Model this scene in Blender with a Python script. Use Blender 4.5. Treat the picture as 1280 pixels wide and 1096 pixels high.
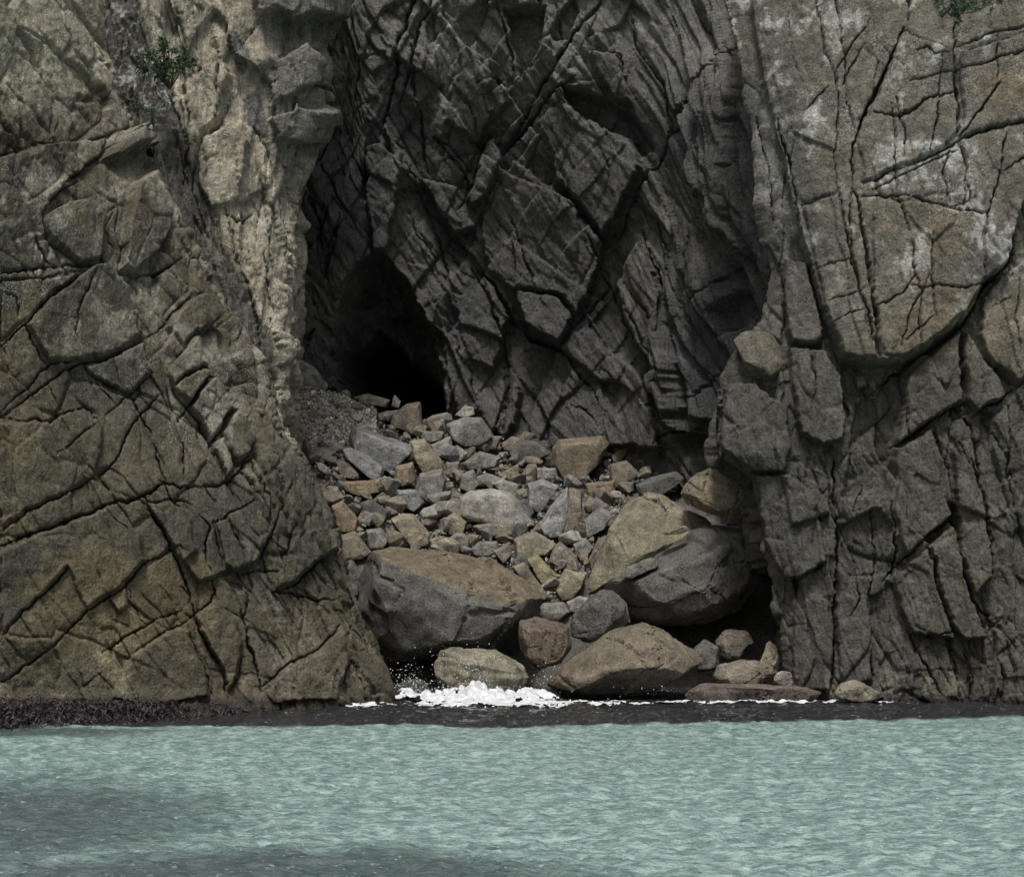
import bpy, bmesh, math, random
import numpy as np
from mathutils import Vector, Matrix, noise as mnoise

# ------------------------------------------------------------------ reset, camera, sky, sun, exposure
for o in list(bpy.data.objects): bpy.data.objects.remove(o)
S = bpy.context.scene
COL = S.collection
random.seed(7)

FP, HY, CAMH = 2400.0, 720.0, 4.0          # focal length in photo pixels, horizon row, eye height (m)
cam = bpy.data.cameras.new('camera'); camo = bpy.data.objects.new('camera', cam); COL.objects.link(camo)
camo.location = (0, 0, CAMH); camo.rotation_euler = (math.radians(90), 0, 0)
cam.sensor_width = 36; cam.lens = 36 * FP / 1280; cam.shift_y = (HY - 548) / 1280
cam.clip_start = 0.5; cam.clip_end = 3000
S.camera = camo

SUN = Vector((-0.06, -0.56, 1.0)).normalized()
w = bpy.data.worlds.new('World'); S.world = w; w.use_nodes = True
nt = w.node_tree; bg = nt.nodes['Background']
sky = nt.nodes.new('ShaderNodeTexSky'); sky.sky_type = 'NISHITA'; sky.sun_disc = False
sky.sun_elevation = math.asin(SUN.z); sky.sun_rotation = math.atan2(SUN.x, SUN.y)
sky.air_density = 1.0; sky.dust_density = 6.0; sky.ozone_density = 1.0
hs = nt.nodes.new('ShaderNodeHueSaturation'); hs.inputs['Saturation'].default_value = 0.32
nt.links.new(sky.outputs[0], hs.inputs['Color']); nt.links.new(hs.outputs[0], bg.inputs[0])
bg.inputs[1].default_value = 0.055
sl = bpy.data.lights.new('sun', 'SUN'); sl.energy = 1.5; sl.angle = math.radians(11); sl.color = (1, 0.96, 0.9)
so = bpy.data.objects.new('sun', sl); COL.objects.link(so); so.location = (-5, -50, 90)
so.rotation_euler = (-SUN).to_track_quat('-Z', 'Y').to_euler()
vs = S.view_settings; vs.view_transform = 'Standard'; vs.look = 'None'; vs.gamma = 1; vs.exposure = 0.6
vs.use_curve_mapping = False
S.cycles.max_bounces = 4; S.cycles.diffuse_bounces = 2; S.cycles.glossy_bounces = 2

# ------------------------------------------------------------------ numpy noise
def _h(ix, iy, iz, seed):
    with np.errstate(over='ignore'):
        n = (ix.astype(np.uint32) * np.uint32(374761393) + iy.astype(np.uint32) * np.uint32(668265263)
             + iz.astype(np.uint32) * np.uint32(2147483647) + np.uint32(seed * 144665 + 1013))
        n = (n ^ (n >> np.uint32(13))) * np.uint32(1274126177)
        n = (n ^ (n >> np.uint32(16))) * np.uint32(2246822519)
        n = n ^ (n >> np.uint32(15))
    return n.astype(np.float64) / 4294967295.0

def vn(x, y, z=None, seed=0):
    """value noise in -1..1"""
    x = np.asarray(x, float); y = np.asarray(y, float)
    ix = np.floor(x).astype(np.int64); iy = np.floor(y).astype(np.int64)
    fx = x - ix; fy = y - iy
    fx = fx * fx * fx * (fx * (fx * 6 - 15) + 10); fy = fy * fy * fy * (fy * (fy * 6 - 15) + 10)
    def plane(iz):
        a = _h(ix, iy, iz, seed); b = _h(ix + 1, iy, iz, seed); c = _h(ix, iy + 1, iz, seed); d = _h(ix + 1, iy + 1, iz, seed)
        return (a + (b - a) * fx) * (1 - fy) + (c + (d - c) * fx) * fy
    if z is None:
        return plane(np.zeros_like(ix)) * 2 - 1
    z = np.asarray(z, float); iz = np.floor(z).astype(np.int64); fz = z - iz
    fz = fz * fz * fz * (fz * (fz * 6 - 15) + 10)
    p = plane(iz); q = plane(iz + 1)
    return (p + (q - p) * fz) * 2 - 1

def fbm(x, y, z=None, oct=4, seed=0, gain=0.5):
    s = 0; a = 1; t = 0
    for i in range(oct):
        k = 2.03 ** i
        s = s + a * vn(x * k + 17.3 * i, y * k - 9.1 * i, None if z is None else z * k + 4.7 * i, seed + i); t += a; a *= gain
    return s / t

def ridged(x, y, z=None, oct=3, seed=0):
    s = 0; a = 1; t = 0
    for i in range(oct):
        k = 2.1 ** i
        s = s + a * (1 - np.abs(vn(x * k + 5.3 * i, y * k + 2.1 * i, None if z is None else z * k, seed + i))); t += a; a *= 0.5
    return s / t

def vor(u, v, seed=0, jit=0.9):
    """cell id randoms r0..r3, offset du,dv from the centre, and the distance to the nearest border"""
    iu = np.floor(u).astype(np.int64); iv = np.floor(v).astype(np.int64)
    z0 = np.zeros_like(iu); b1 = np.full(u.shape, 9e9); b2 = np.full(u.shape, 9e9)
    cu = np.zeros(u.shape); cv = np.zeros(u.shape); c2u = np.zeros(u.shape); c2v = np.zeros(u.shape)
    ku = np.zeros_like(iu); kv = np.zeros_like(iu)
    for a in (-1, 0, 1):
        for b in (-1, 0, 1):
            gu = iu + a; gv = iv + b
            pu = gu + 0.5 + jit * (_h(gu, gv, z0, seed) - 0.5); pv = gv + 0.5 + jit * (_h(gu, gv, z0 + 1, seed) - 0.5)
            d = (u - pu) ** 2 + (v - pv) ** 2
            n1 = d < b1; n2 = (~n1) & (d < b2)
            b2 = np.where(n1, b1, np.where(n2, d, b2)); c2u = np.where(n1, cu, np.where(n2, pu, c2u)); c2v = np.where(n1, cv, np.where(n2, pv, c2v))
            b1 = np.where(n1, d, b1); cu = np.where(n1, pu, cu); cv = np.where(n1, pv, cv)
            ku = np.where(n1, gu, ku); kv = np.where(n1, gv, kv)
    e = (b2 - b1) / (2 * np.sqrt((cu - c2u) ** 2 + (cv - c2v) ** 2) + 1e-9)
    r = [_h(ku, kv, z0 + 5 + i, seed) for i in range(4)]
    return r, u - cu, v - cv, e

def facets(x, y, ang, su, sv, seed, step=1.0, tilt=1.3, warp=0.25):
    """broken rock: every joint block a tilted plane of its own; returns relief (about -1..1), border distance (px), randoms"""
    c, s = math.cos(math.radians(ang)), math.sin(math.radians(ang))
    m = max(su, sv)
    x = x + warp * m * fbm(x / m * 1.4, y / m * 1.4, oct=3, seed=seed + 50) * 0.6
    y = y + warp * m * fbm(x / m * 1.4 + 31, y / m * 1.4, oct=3, seed=seed + 60) * 0.6
    u = (x * c + y * s) / su; v = (-x * s + y * c) / sv
    r, du, dv, e = vor(u, v, seed)
    h = step * (r[0] - 0.5) + tilt * ((r[1] - 0.5) * 2 * du + (r[2] - 0.5) * 2 * dv)
    return h, e * min(su, sv), r

def sm(a, b, x):
    t = np.clip((x - a) / (b - a), 0, 1); return t * t * (3 - 2 * t)

def seg_dist(x, y, pts):
    d = np.full(x.shape, 1e9)
    for (x0, y0), (x1, y1) in zip(pts[:-1], pts[1:]):
        ex, ey = x1 - x0, y1 - y0; L = ex * ex + ey * ey + 1e-9
        t = np.clip(((x - x0) * ex + (y - y0) * ey) / L, 0, 1)
        d = np.minimum(d, (x - x0 - t * ex) ** 2 + (y - y0 - t * ey) ** 2)
    return np.sqrt(d)

def inside(x, y, pts):
    r = np.zeros(x.shape, bool); n = len(pts)
    for i in range(n):
        x0, y0 = pts[i]; x1, y1 = pts[(i + 1) % n]
        if y0 == y1: continue
        r ^= ((y0 > y) != (y1 > y)) & (x < (x1 - x0) * (y - y0) / (y1 - y0) + x0)
    return r

def sdf(x, y, pts):
    d = seg_dist(x, y, pts + [pts[0]]); return np.where(inside(x, y, pts), -d, d)

def carve(h, x, y, cracks, kd=1.0, kw=.5):
    for c in cracks:
        wd, dp, pts = c[0] * kw * (1 if c[0] > 3.2 else .8), c[1] * kd, c[2]
        xs = [p[0] for p in pts]; ys = [p[1] for p in pts]; m = wd * 5 + 6
        k = (x > min(xs) - m) & (x < max(xs) + m) & (y > min(ys) - m) & (y < max(ys) + m)
        if not k.any(): continue
        X, Y = x[k], y[k]
        o_ = np.clip(.85 + .75 * fbm(X / 34, Y / 34, oct=2, seed=91) + .25 * vn(X / 7, Y / 7, seed=92), .22, 1.7)
        tp = np.clip(np.minimum(np.hypot(X - pts[0][0], Y - pts[0][1]), np.hypot(X - pts[-1][0], Y - pts[-1][1])) / 26, 0, 1); o_ = o_ * (.3 + .7 * tp)
        d = seg_dist(X, Y, pts) / np.maximum(wd * o_, 1.2); dp = dp * np.clip(o_ * 1.25, .1, 1.1)
        h[k] -= dp * (np.exp(-(d / 0.66) ** 4) + 0.10 * np.exp(-(d / 2.2) ** 2))
    return h

def slabs(h, ids, x, y, L, start):
    """traced joint blocks: (offset m, dh/dx, dh/dy per 100 px, edge px, keep, pts, part?)"""
    tags = []
    for i, s in enumerate(L):
        off, gx, gy, ed, keep, part, pts = s
        xs = [p[0] for p in pts]; ys = [p[1] for p in pts]; m = ed + 8
        k = (x > min(xs) - m) & (x < max(xs) + m) & (y > min(ys) - m) & (y < max(ys) + m)
        if not k.any(): tags.append(None); continue
        X, Y = x[k], y[k]; d = sdf(X, Y, pts); cx, cy = sum(xs) / len(xs), sum(ys) / len(ys)
        a = 1 - sm(-ed * 0.5, ed * 0.5, d)
        tgt = off + gx * (X - cx) / 100 + gy * (Y - cy) / 100
        h[k] = h[k] * (1 - a * (1 - keep)) + a * tgt
        h[k] -= 0.15 * np.exp(-(d / 1.3) ** 2)
        if part:
            q = ids[k]; q[d < 0] = start + i; ids[k] = q
        tags.append(part)
    return h, ids, tags

def blur(h, n=1):
    for _ in range(n):
        p = np.pad(h, 1, mode='edge')
        h = (p[:-2, 1:-1] + p[2:, 1:-1] + p[1:-1, :-2] + p[1:-1, 2:] + 4 * h) / 8
    return h

def proj(P): return 640 + FP * P[..., 0] / P[..., 1], HY - FP * (P[..., 2] - CAMH) / P[..., 1]
def at(px, py, Y): return Vector(((px - 640) * Y / FP, Y, CAMH + (HY - py) * Y / FP))

def base_normals(P):
    dx = np.gradient(P, axis=1); dy = np.gradient(P, axis=0)
    n = np.cross(dx, dy); n /= np.linalg.norm(n, axis=2, keepdims=True) + 1e-12
    return n

def relief_dir(n):
    w_ = .75 * sm(.3, .62, -n[..., 1])[..., None]
    d = n * (1 - w_) + np.array((0, -1., 0)) * w_
    return d / np.linalg.norm(d, axis=2, keepdims=True)

def lerp_tab(v, tab):
    return np.interp(v, [t[0] for t in tab], [t[1] for t in tab])

# ------------------------------------------------------------------ materials
def rock_material(name, streak=0.0, fine=1.0, hair=.2):
    m = bpy.data.materials.new(name); m.use_nodes = True; n = m.node_tree.nodes; l = m.node_tree.links
    b = n['Principled BSDF']; b.inputs['Specular IOR Level'].default_value = 0.35
    tc = n.new('ShaderNodeTexCoord'); at_ = n.new('ShaderNodeAttribute'); at_.attribute_name = 'col'
    wt = n.new('ShaderNodeAttribute'); wt.attribute_name = 'wet'
    def noise(sc, det, rough=0.6, vec=None):
        t = n.new('ShaderNodeTexNoise'); t.inputs['Scale'].default_value = sc; t.inputs['Detail'].default_value = det
        t.inputs['Roughness'].default_value = rough; l.new(vec or tc.outputs['Object'], t.inputs['Vector']); return t
    def ramp(src, a, b_, c0, c1):
        r = n.new('ShaderNodeMapRange'); r.inputs[1].default_value = a; r.inputs[2].default_value = b_
        r.inputs[3].default_value = c0; r.inputs[4].default_value = c1; l.new(src, r.inputs[0]); return r.outputs[0]
    def mul(a, b_, op='MULTIPLY'):
        q = n.new('ShaderNodeMath'); q.operation = op; l.new(a, q.inputs[0])
        if isinstance(b_, (int, float)): q.inputs[1].default_value = b_
        else: l.new(b_, q.inputs[1])
        return q.outputs[0]
    n1 = noise(2.6, 5, 0.7); n2 = noise(17, 3, 0.75)
    f = mul(ramp(n1.outputs[0], 0.32, 0.7, 0.55, 1.45), ramp(n2.outputs[0], 0.32, 0.7, 0.5, 1.5))
    hsv = n.new('ShaderNodeMix'); hsv.data_type = 'RGBA'; hsv.blend_type = 'MULTIPLY'; hsv.inputs[0].default_value = 1
    cmb = n.new('ShaderNodeCombineColor')
    for i in range(3): l.new(f, cmb.inputs[i])
    l.new(at_.outputs['Color'], hsv.inputs[6]); l.new(cmb.outputs[0], hsv.inputs[7])
    # pale crystals and lichen flecks of the stone
    n3 = noise(20, 1, 0.5)
    fl = mul(ramp(n3.outputs[0], 0.5, 0.7, 0, .9), at_.outputs['Alpha'])
    mx = n.new('ShaderNodeMix'); mx.data_type = 'RGBA'; l.new(fl, mx.inputs[0]); l.new(hsv.outputs[2], mx.inputs[6]); mx.inputs[7].default_value = (0.42, 0.41, 0.37, 1)
    l.new(mx.outputs[2], b.inputs['Base Color'])
    l.new(ramp(wt.outputs['Fac'], 0, 1, 0.86, 0.3), b.inputs['Roughness'])
    # relief finer than the mesh: grain, cleavage streaks, hairline joints
    mp = n.new('ShaderNodeMapping'); mp.inputs['Rotation'].default_value = (0, math.radians(32), 0); mp.inputs['Scale'].default_value = (3.6, 1.6, 0.45)
    l.new(tc.outputs['Object'], mp.inputs['Vector'])
    st = noise(2.6, 3, 0.65, mp.outputs[0])
    vo = n.new('ShaderNodeTexVoronoi'); vo.feature = 'DISTANCE_TO_EDGE'; vo.inputs['Scale'].default_value = 1.25
    wv = n.new('ShaderNodeVectorMath'); wv.operation = 'MULTIPLY_ADD'; l.new(n1.outputs['Color'], wv.inputs[0]); wv.inputs[1].default_value = (0.8, 0.8, 0.8); l.new(tc.outputs['Object'], wv.inputs[2])
    l.new(wv.outputs[0], vo.inputs['Vector'])
    cr = ramp(vo.outputs['Distance'], 0.0, 0.035, -0.5, 0.0)
    hsum = mul(mul(mul(n1.outputs[0], 1.0), mul(n2.outputs[0], 0.3), 'ADD'), mul(mul(st.outputs[0], 0.8 * streak), mul(cr, hair), 'ADD'), 'ADD')
    bp = n.new('ShaderNodeBump'); bp.inputs['Strength'].default_value = 1.0; bp.inputs['Distance'].default_value = 0.17 * fine
    l.new(hsum, bp.inputs['Height']); l.new(bp.outputs[0], b.inputs['Normal'])
    return m

M_ROCK = rock_material('weathered_granite', 0.35)
M_SLATE = rock_material('dark_slate', 1.2, 1.0, .06)
M_BOULDER = rock_material('boulder_stone', 0.5, 0.55)

def simple_material(name, col, rough=0.8, var=0.25, scale=6, sub=0.0):
    m = bpy.data.materials.new(name); m.use_nodes = True; n = m.node_tree.nodes; l = m.node_tree.links; b = n['Principled BSDF']
    tc = n.new('ShaderNodeTexCoord'); t = n.new('ShaderNodeTexNoise'); t.inputs['Scale'].default_value = scale; t.inputs['Detail'].default_value = 4
    l.new(tc.outputs['Object'], t.inputs['Vector'])
    r = n.new('ShaderNodeValToRGB'); e = r.color_ramp.elements
    e[0].position = 0.3; e[1].position = 0.7
    e[0].color = tuple(c * (1 - var) for c in col) + (1,); e[1].color = tuple(min(1, c * (1 + var)) for c in col) + (1,)
    l.new(t.outputs[0], r.inputs[0]); l.new(r.outputs[0], b.inputs['Base Color']); b.inputs['Roughness'].default_value = rough
    return m

# ------------------------------------------------------------------ mesh helpers
def np_mesh(name, V, F, col=None, wet=None, smooth=True):
    me = bpy.data.meshes.new(name); V = np.asarray(V, np.float32); F = np.asarray(F, np.int32)
    k = F.shape[1]
    me.vertices.add(len(V)); me.vertices.foreach_set('co', V.ravel())
    me.loops.add(F.size); me.loops.foreach_set('vertex_index', F.ravel())
    me.polygons.add(len(F)); me.polygons.foreach_set('loop_start', np.arange(0, F.size, k, dtype=np.int32))
    me.polygons.foreach_set('use_smooth', np.full(len(F), smooth, bool))
    me.update(calc_edges=True)
    if col is not None:
        a = me.attributes.new('col', 'FLOAT_COLOR', 'POINT')
        al = col[:, 3:4] if col.shape[1] > 3 else np.full((len(col), 1), .22)
        a.data.foreach_set('color', np.concatenate([np.clip(col[:, :3], 0.004, 0.85), np.clip(al, 0, 1)], 1).astype(np.float32).ravel())
    if wet is not None:
        a = me.attributes.new('wet', 'FLOAT', 'POINT'); a.data.foreach_set('value', np.asarray(wet, np.float32))
    return me

def put(name, me, mat, parent=None, label=None, cat=None, group=None, kind=None):
    o = bpy.data.objects.new(name, me); COL.objects.link(o)
    if me is not None and mat is not None and not me.materials: me.materials.append(mat)
    if parent: o.parent = parent
    if label: o['label'] = label
    if cat: o['category'] = cat
    if group: o['group'] = group
    if kind: o['kind'] = kind
    return o

def empty(name, loc, label=None, cat=None, group=None):
    o = put(name, None, None, None, label, cat, group); o.location = loc; o.empty_display_size = 0.2; return o

def sheet(name, P, colr, wet, ids, tags, mat, label, flip=False):
    ny, nx = P.shape[:2]; idx = np.arange(ny * nx).reshape(ny, nx)
    Q = np.stack([idx[:-1, :-1], idx[:-1, 1:], idx[1:, 1:], idx[1:, :-1]], -1)
    if flip: Q = Q[..., ::-1]
    fid = ids[:-1, :-1]; V = P.reshape(-1, 3); C = colr.reshape(-1, 4); W = wet.reshape(-1)
    def sub(sel):
        f = Q[sel]; u, inv = np.unique(f, return_inverse=True)
        return u, inv.reshape(-1, 4)
    u, f = sub(fid == 0)
    root = put(name, np_mesh(name, V[u], f, C[u], W[u]), mat, label=label, cat='cliff', kind='structure')
    for i, t in enumerate(tags):
        if not t: continue
        s = fid == i + 1
        if s.sum() < 20: continue
        u, f = sub(s)
        put(t, np_mesh(t, V[u], f, C[u], W[u]), mat, root)
    return root

def mixc(a, b, t): return a * (1 - t[..., None]) + np.asarray(b) * t[..., None]

# ------------------------------------------------------------------ traced joints: (width px, depth m, points)
CR_LEFT = [
 (2.6, .35, [(0,142),(27,175),(34,182),(11,189),(0,193)]), (2.6, .35, [(34,182),(60,182),(95,178),(130,170),(155,160)]),
 (2.6, .4, [(55,182),(68,200),(82,228)]), (2.6, .4, [(82,228),(100,212),(120,200),(128,190),(160,166)]),
 (2.2, .3, [(62,262),(60,252),(75,238),(95,228)]), (3, .45, [(63,264),(82,259),(104,252)]),
 (3, .45, [(52,278),(62,300),(80,320),(95,332),(110,335)]), (2.6, .4, [(46,298),(55,318),(66,336)]),
 (2.2, .3, [(130,208),(138,240),(143,290),(150,330)]), (2.2, .3, [(122,272),(135,262),(128,285),(140,315)]),
 (3.5, .5, [(115,50),(135,100),(157,155),(172,188),(188,228),(206,268),(212,300)]),
 (4, .6, [(0,343),(50,336),(100,334),(125,333)]), (4, .6, [(138,340),(170,344),(200,338),(228,326)]),
 (2.2, .3, [(0,349),(55,352),(70,345),(100,340)]), (3, .45, [(112,336),(75,365),(40,398),(30,410),(0,433)]),
 (2.4, .4, [(30,410),(42,432),(55,455)]), (1.8, .25, [(0,367),(20,377),(22,400)]), (1.8, .2, [(115,345),(98,390),(98,430)]),
 (2.6, .4, [(140,342),(165,390),(180,425)]), (3, .45, [(180,425),(195,420),(215,395),(240,375),(247,372)]),
 (2, .3, [(163,395),(168,420),(182,428)]), (4, .6, [(180,430),(150,445),(100,455),(60,475),(20,510),(0,523)]),
 (2.6, .4, [(95,450),(60,455),(40,475),(0,520)]), (2.6, .4, [(104,460),(120,475),(140,485),(163,497)]),
 (2.4, .4, [(163,497),(180,525),(190,540)]), (2, .3, [(118,478),(130,495),(143,510)]), (2.2, .3, [(130,520),(160,497),(190,468)]),
 (2.8, .4, [(197,500),(175,525),(155,555),(140,580),(120,598)]), (2.6, .3, [(0,522),(40,525),(60,528),(80,515),(105,512),(120,525)]),
 (1.8, .25, [(57,480),(75,512)]), (1.5, .2, [(120,530),(72,570)]), (1.8, .3, [(140,450),(150,482)]),
 (2.6, .4, [(248,415),(233,437),(220,447)]), (3, .45, [(238,422),(250,448),(262,472),(280,490),(288,508)]),
 (3.2, .5, [(262,472),(235,508),(220,527)]), (3.2, .5, [(213,488),(235,512),(262,555),(285,595)]),
 (2.8, .45, [(288,510),(275,535),(260,560)]), (3, .45, [(274,545),(295,580),(310,600),(335,640),(345,665)]),
 (2.6, .4, [(205,488),(213,508),(222,528)]), (2.2, .35, [(250,465),(230,475),(215,490)]), (2.2, .35, [(250,423),(270,410),(278,402)]),
 (3, .45, [(230,300),(245,330),(262,365),(270,385)]), (5, .8, [(274,350),(293,404),(318,439),(335,466)]),
 (3, .45, [(290,470),(310,510),(322,545)]), (2.2, .35, [(193,563),(207,600)]), (2, .3, [(227,555),(228,600)]),
 (2.6, .4, [(115,600),(77,619),(36,640),(0,666)]), (4.4, .65, [(208,601),(175,619),(134,633),(90,649),(41,668),(0,685)]),
 (3.6, .55, [(178,620),(195,650),(210,675),(222,705),(235,745),(242,765),(258,800),(275,840),(287,880)]),
 (2.6, .4, [(205,603),(212,622),(225,635)]), (2, .25, [(183,625),(215,624),(240,630)]), (2.2, .25, [(130,640),(165,668)]),
 (2, .3, [(160,735),(165,755),(182,785)]), (3, .45, [(230,760),(185,782),(145,805),(128,816)]), (2.2, .3, [(240,770),(215,785),(165,818)]),
 (3.2, .4, [(0,853),(40,825),(75,800),(110,765),(150,735),(175,705),(205,690)]), (2.6, .35, [(0,800),(30,765),(55,740),(85,712)]),
 (2.2, .3, [(235,780),(250,830),(265,870)]), (3, .4, [(240,770),(262,750),(270,735),(262,722)]), (2, .3, [(100,838),(106,858),(130,840)]),
 (4, .6, [(300,760),(304,781),(310,810),(318,833),(327,866)]), (4, .45, [(296,720),(318,714),(350,712)]),
 (2.4, .35, [(345,740),(370,732),(395,705),(412,690)]), (3, .45, [(345,738),(368,742),(395,748),(424,750)]),
 (2.2, .3, [(325,862),(350,840),(380,820),(400,812),(430,780)]), (3, .45, [(432,790),(440,825),(450,850),(458,875)]),
 (2.4, .35, [(423,760),(440,768),(458,788),(466,810)]), (2, .25, [(440,825),(425,855)]), (2, .3, [(285,868),(295,850),(303,820)]),
 (2.6, .35, [(323,705),(333,680),(345,660),(350,640)]), (2, .25, [(355,720),(362,690),(368,660)]),
 (2.6, .35, [(266,650),(275,690),(280,706)]), (2.4, .35, [(285,645),(298,675),(305,692)]), (2.4, .35, [(300,730),(312,745),(302,780)]),
 (3, .45, [(349,519),(364,560),(392,606),(416,658)]), (2.4, .35, [(335,520),(352,560),(378,605),(402,655),(412,700)]),
 (2.8, .4, [(296,580),(310,577),(325,610),(345,640)]), (3, .45, [(252,607),(285,598),(300,588),(308,570)]),
 (2.4, .35, [(255,608),(270,625)]), (2.2, .3, [(285,600),(297,622)]), (2.2, .3, [(200,600),(225,610),(240,605),(252,610)]),
 (2.2, .35, [(320,625),(295,640),(265,655)]), (2, .3, [(360,600),(352,640),(372,660)]), (2, .3, [(330,580),(345,600),(358,640)]),
 (2.4, .35, [(247,640),(262,660),(255,690),(262,712)]), (2.2, .3, [(205,690),(225,680),(235,690)]), (2, .3, [(222,730),(235,745),(226,760)]),
]
SL_LEFT = [  # offset, d/dx, d/dy, edge, keep, part, outline
 (.75, .1, -.5, 3, .35, 'rock_ledge', [(120,204),(153,163),(164,164),(172,186),(148,197),(129,207)]),
 (.45, .15, -.3, 4, .4, 'rock_block', [(50,273),(64,264),(105,251),(122,270),(124,300),(124,326),(95,331),(62,298)]),
 (.3, -.4, .2, 5, .5, 'rock_block', [(56,184),(130,172),(118,200),(100,213),(83,229),(68,200)]),
 (.5, -.4, -.2, 5, .4, 'rock_block', [(150,245),(174,225),(197,262),(208,295),(195,318),(166,343),(150,338)]),
 (.55, .1, -.35, 7, .35, 'rock_face', [(112,338),(126,335),(140,343),(164,390),(176,424),(150,442),(98,452),(60,452),(34,410),(75,368)]),
 (.2, .1, -.3, 5, .5, 'rock_block', [(0,352),(55,354),(100,341),(72,364),(38,397),(0,428)]),
 (.3, 0, -.3, 6, .5, 'rock_block', [(0,196),(55,185),(68,202),(80,228),(60,250),(50,272),(62,298),(45,300),(60,333),(0,341)]),
 (.25, .2, -.4, 4, .4, 'rock_block', [(104,460),(150,446),(180,432),(188,466),(163,495),(140,484),(120,474)]),
 (.45, .2, -.4, 4, .4, 'rock_block', [(206,412),(222,392),(240,378),(250,382),(266,404),(250,420),(236,424),(224,436)]),
 (.5, .3, -.3, 4, .4, 'rock_block', [(238,426),(260,470),(250,464),(230,473),(216,486),(208,470),(222,448)]),
 (.5, .3, -.3, 4, .4, 'rock_block', [(262,474),(286,506),(262,554),(238,512)]),
 (.5, .3, -.3, 4, .4, 'rock_block', [(260,470),(236,506),(214,486),(230,475),(250,466)]),
 (.5, .3, -.2, 4, .4, 'rock_block', [(289,512),(312,555),(306,574),(294,578),(276,544)]),
 (.4, .3, -.2, 4, .4, 'rock_block', [(262,560),(275,547),(294,582),(284,597)]),
 (.35, -.1, -.35, 7, .5, 'rock_face', [(0,530),(40,528),(60,532),(82,518),(105,515),(130,540),(118,597),(77,617),(36,638),(0,660)]),
 (.35, .1, -.3, 7, .5, 'rock_face', [(0,690),(90,652),(134,637),(172,670),(182,700),(150,732),(110,762),(85,712),(55,740),(0,795)]),
 (.3, .2, -.2, 5, .5, 'rock_block', [(180,626),(215,628),(238,650),(246,690),(226,704),(212,674),(196,650)]),
 (.35, .2, -.2, 6, .5, 'rock_face', [(244,768),(270,752),(292,775),(302,800),(300,822),(286,868),(275,838),(258,798)]),
 (.35, .1, -.3, 6, .5, 'rock_face', [(165,820),(215,788),(236,784),(262,868),(200,880),(140,872)]),
 (.3, .2, -.2, 6, .5, 'rock_face', [(330,864),(352,842),(400,814),(432,785),(438,826),(424,856),(420,874),(340,878)]),
 (.3, .2, -.2, 5, .5, 'rock_block', [(270,655),(318,628),(340,665),(322,704),(296,716),(282,704)]),
 (.3, .1, -.2, 6, .5, 'rock_face', [(352,716),(370,664),(412,664),(418,688),(395,703),(368,730),(350,734)]),
]
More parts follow.
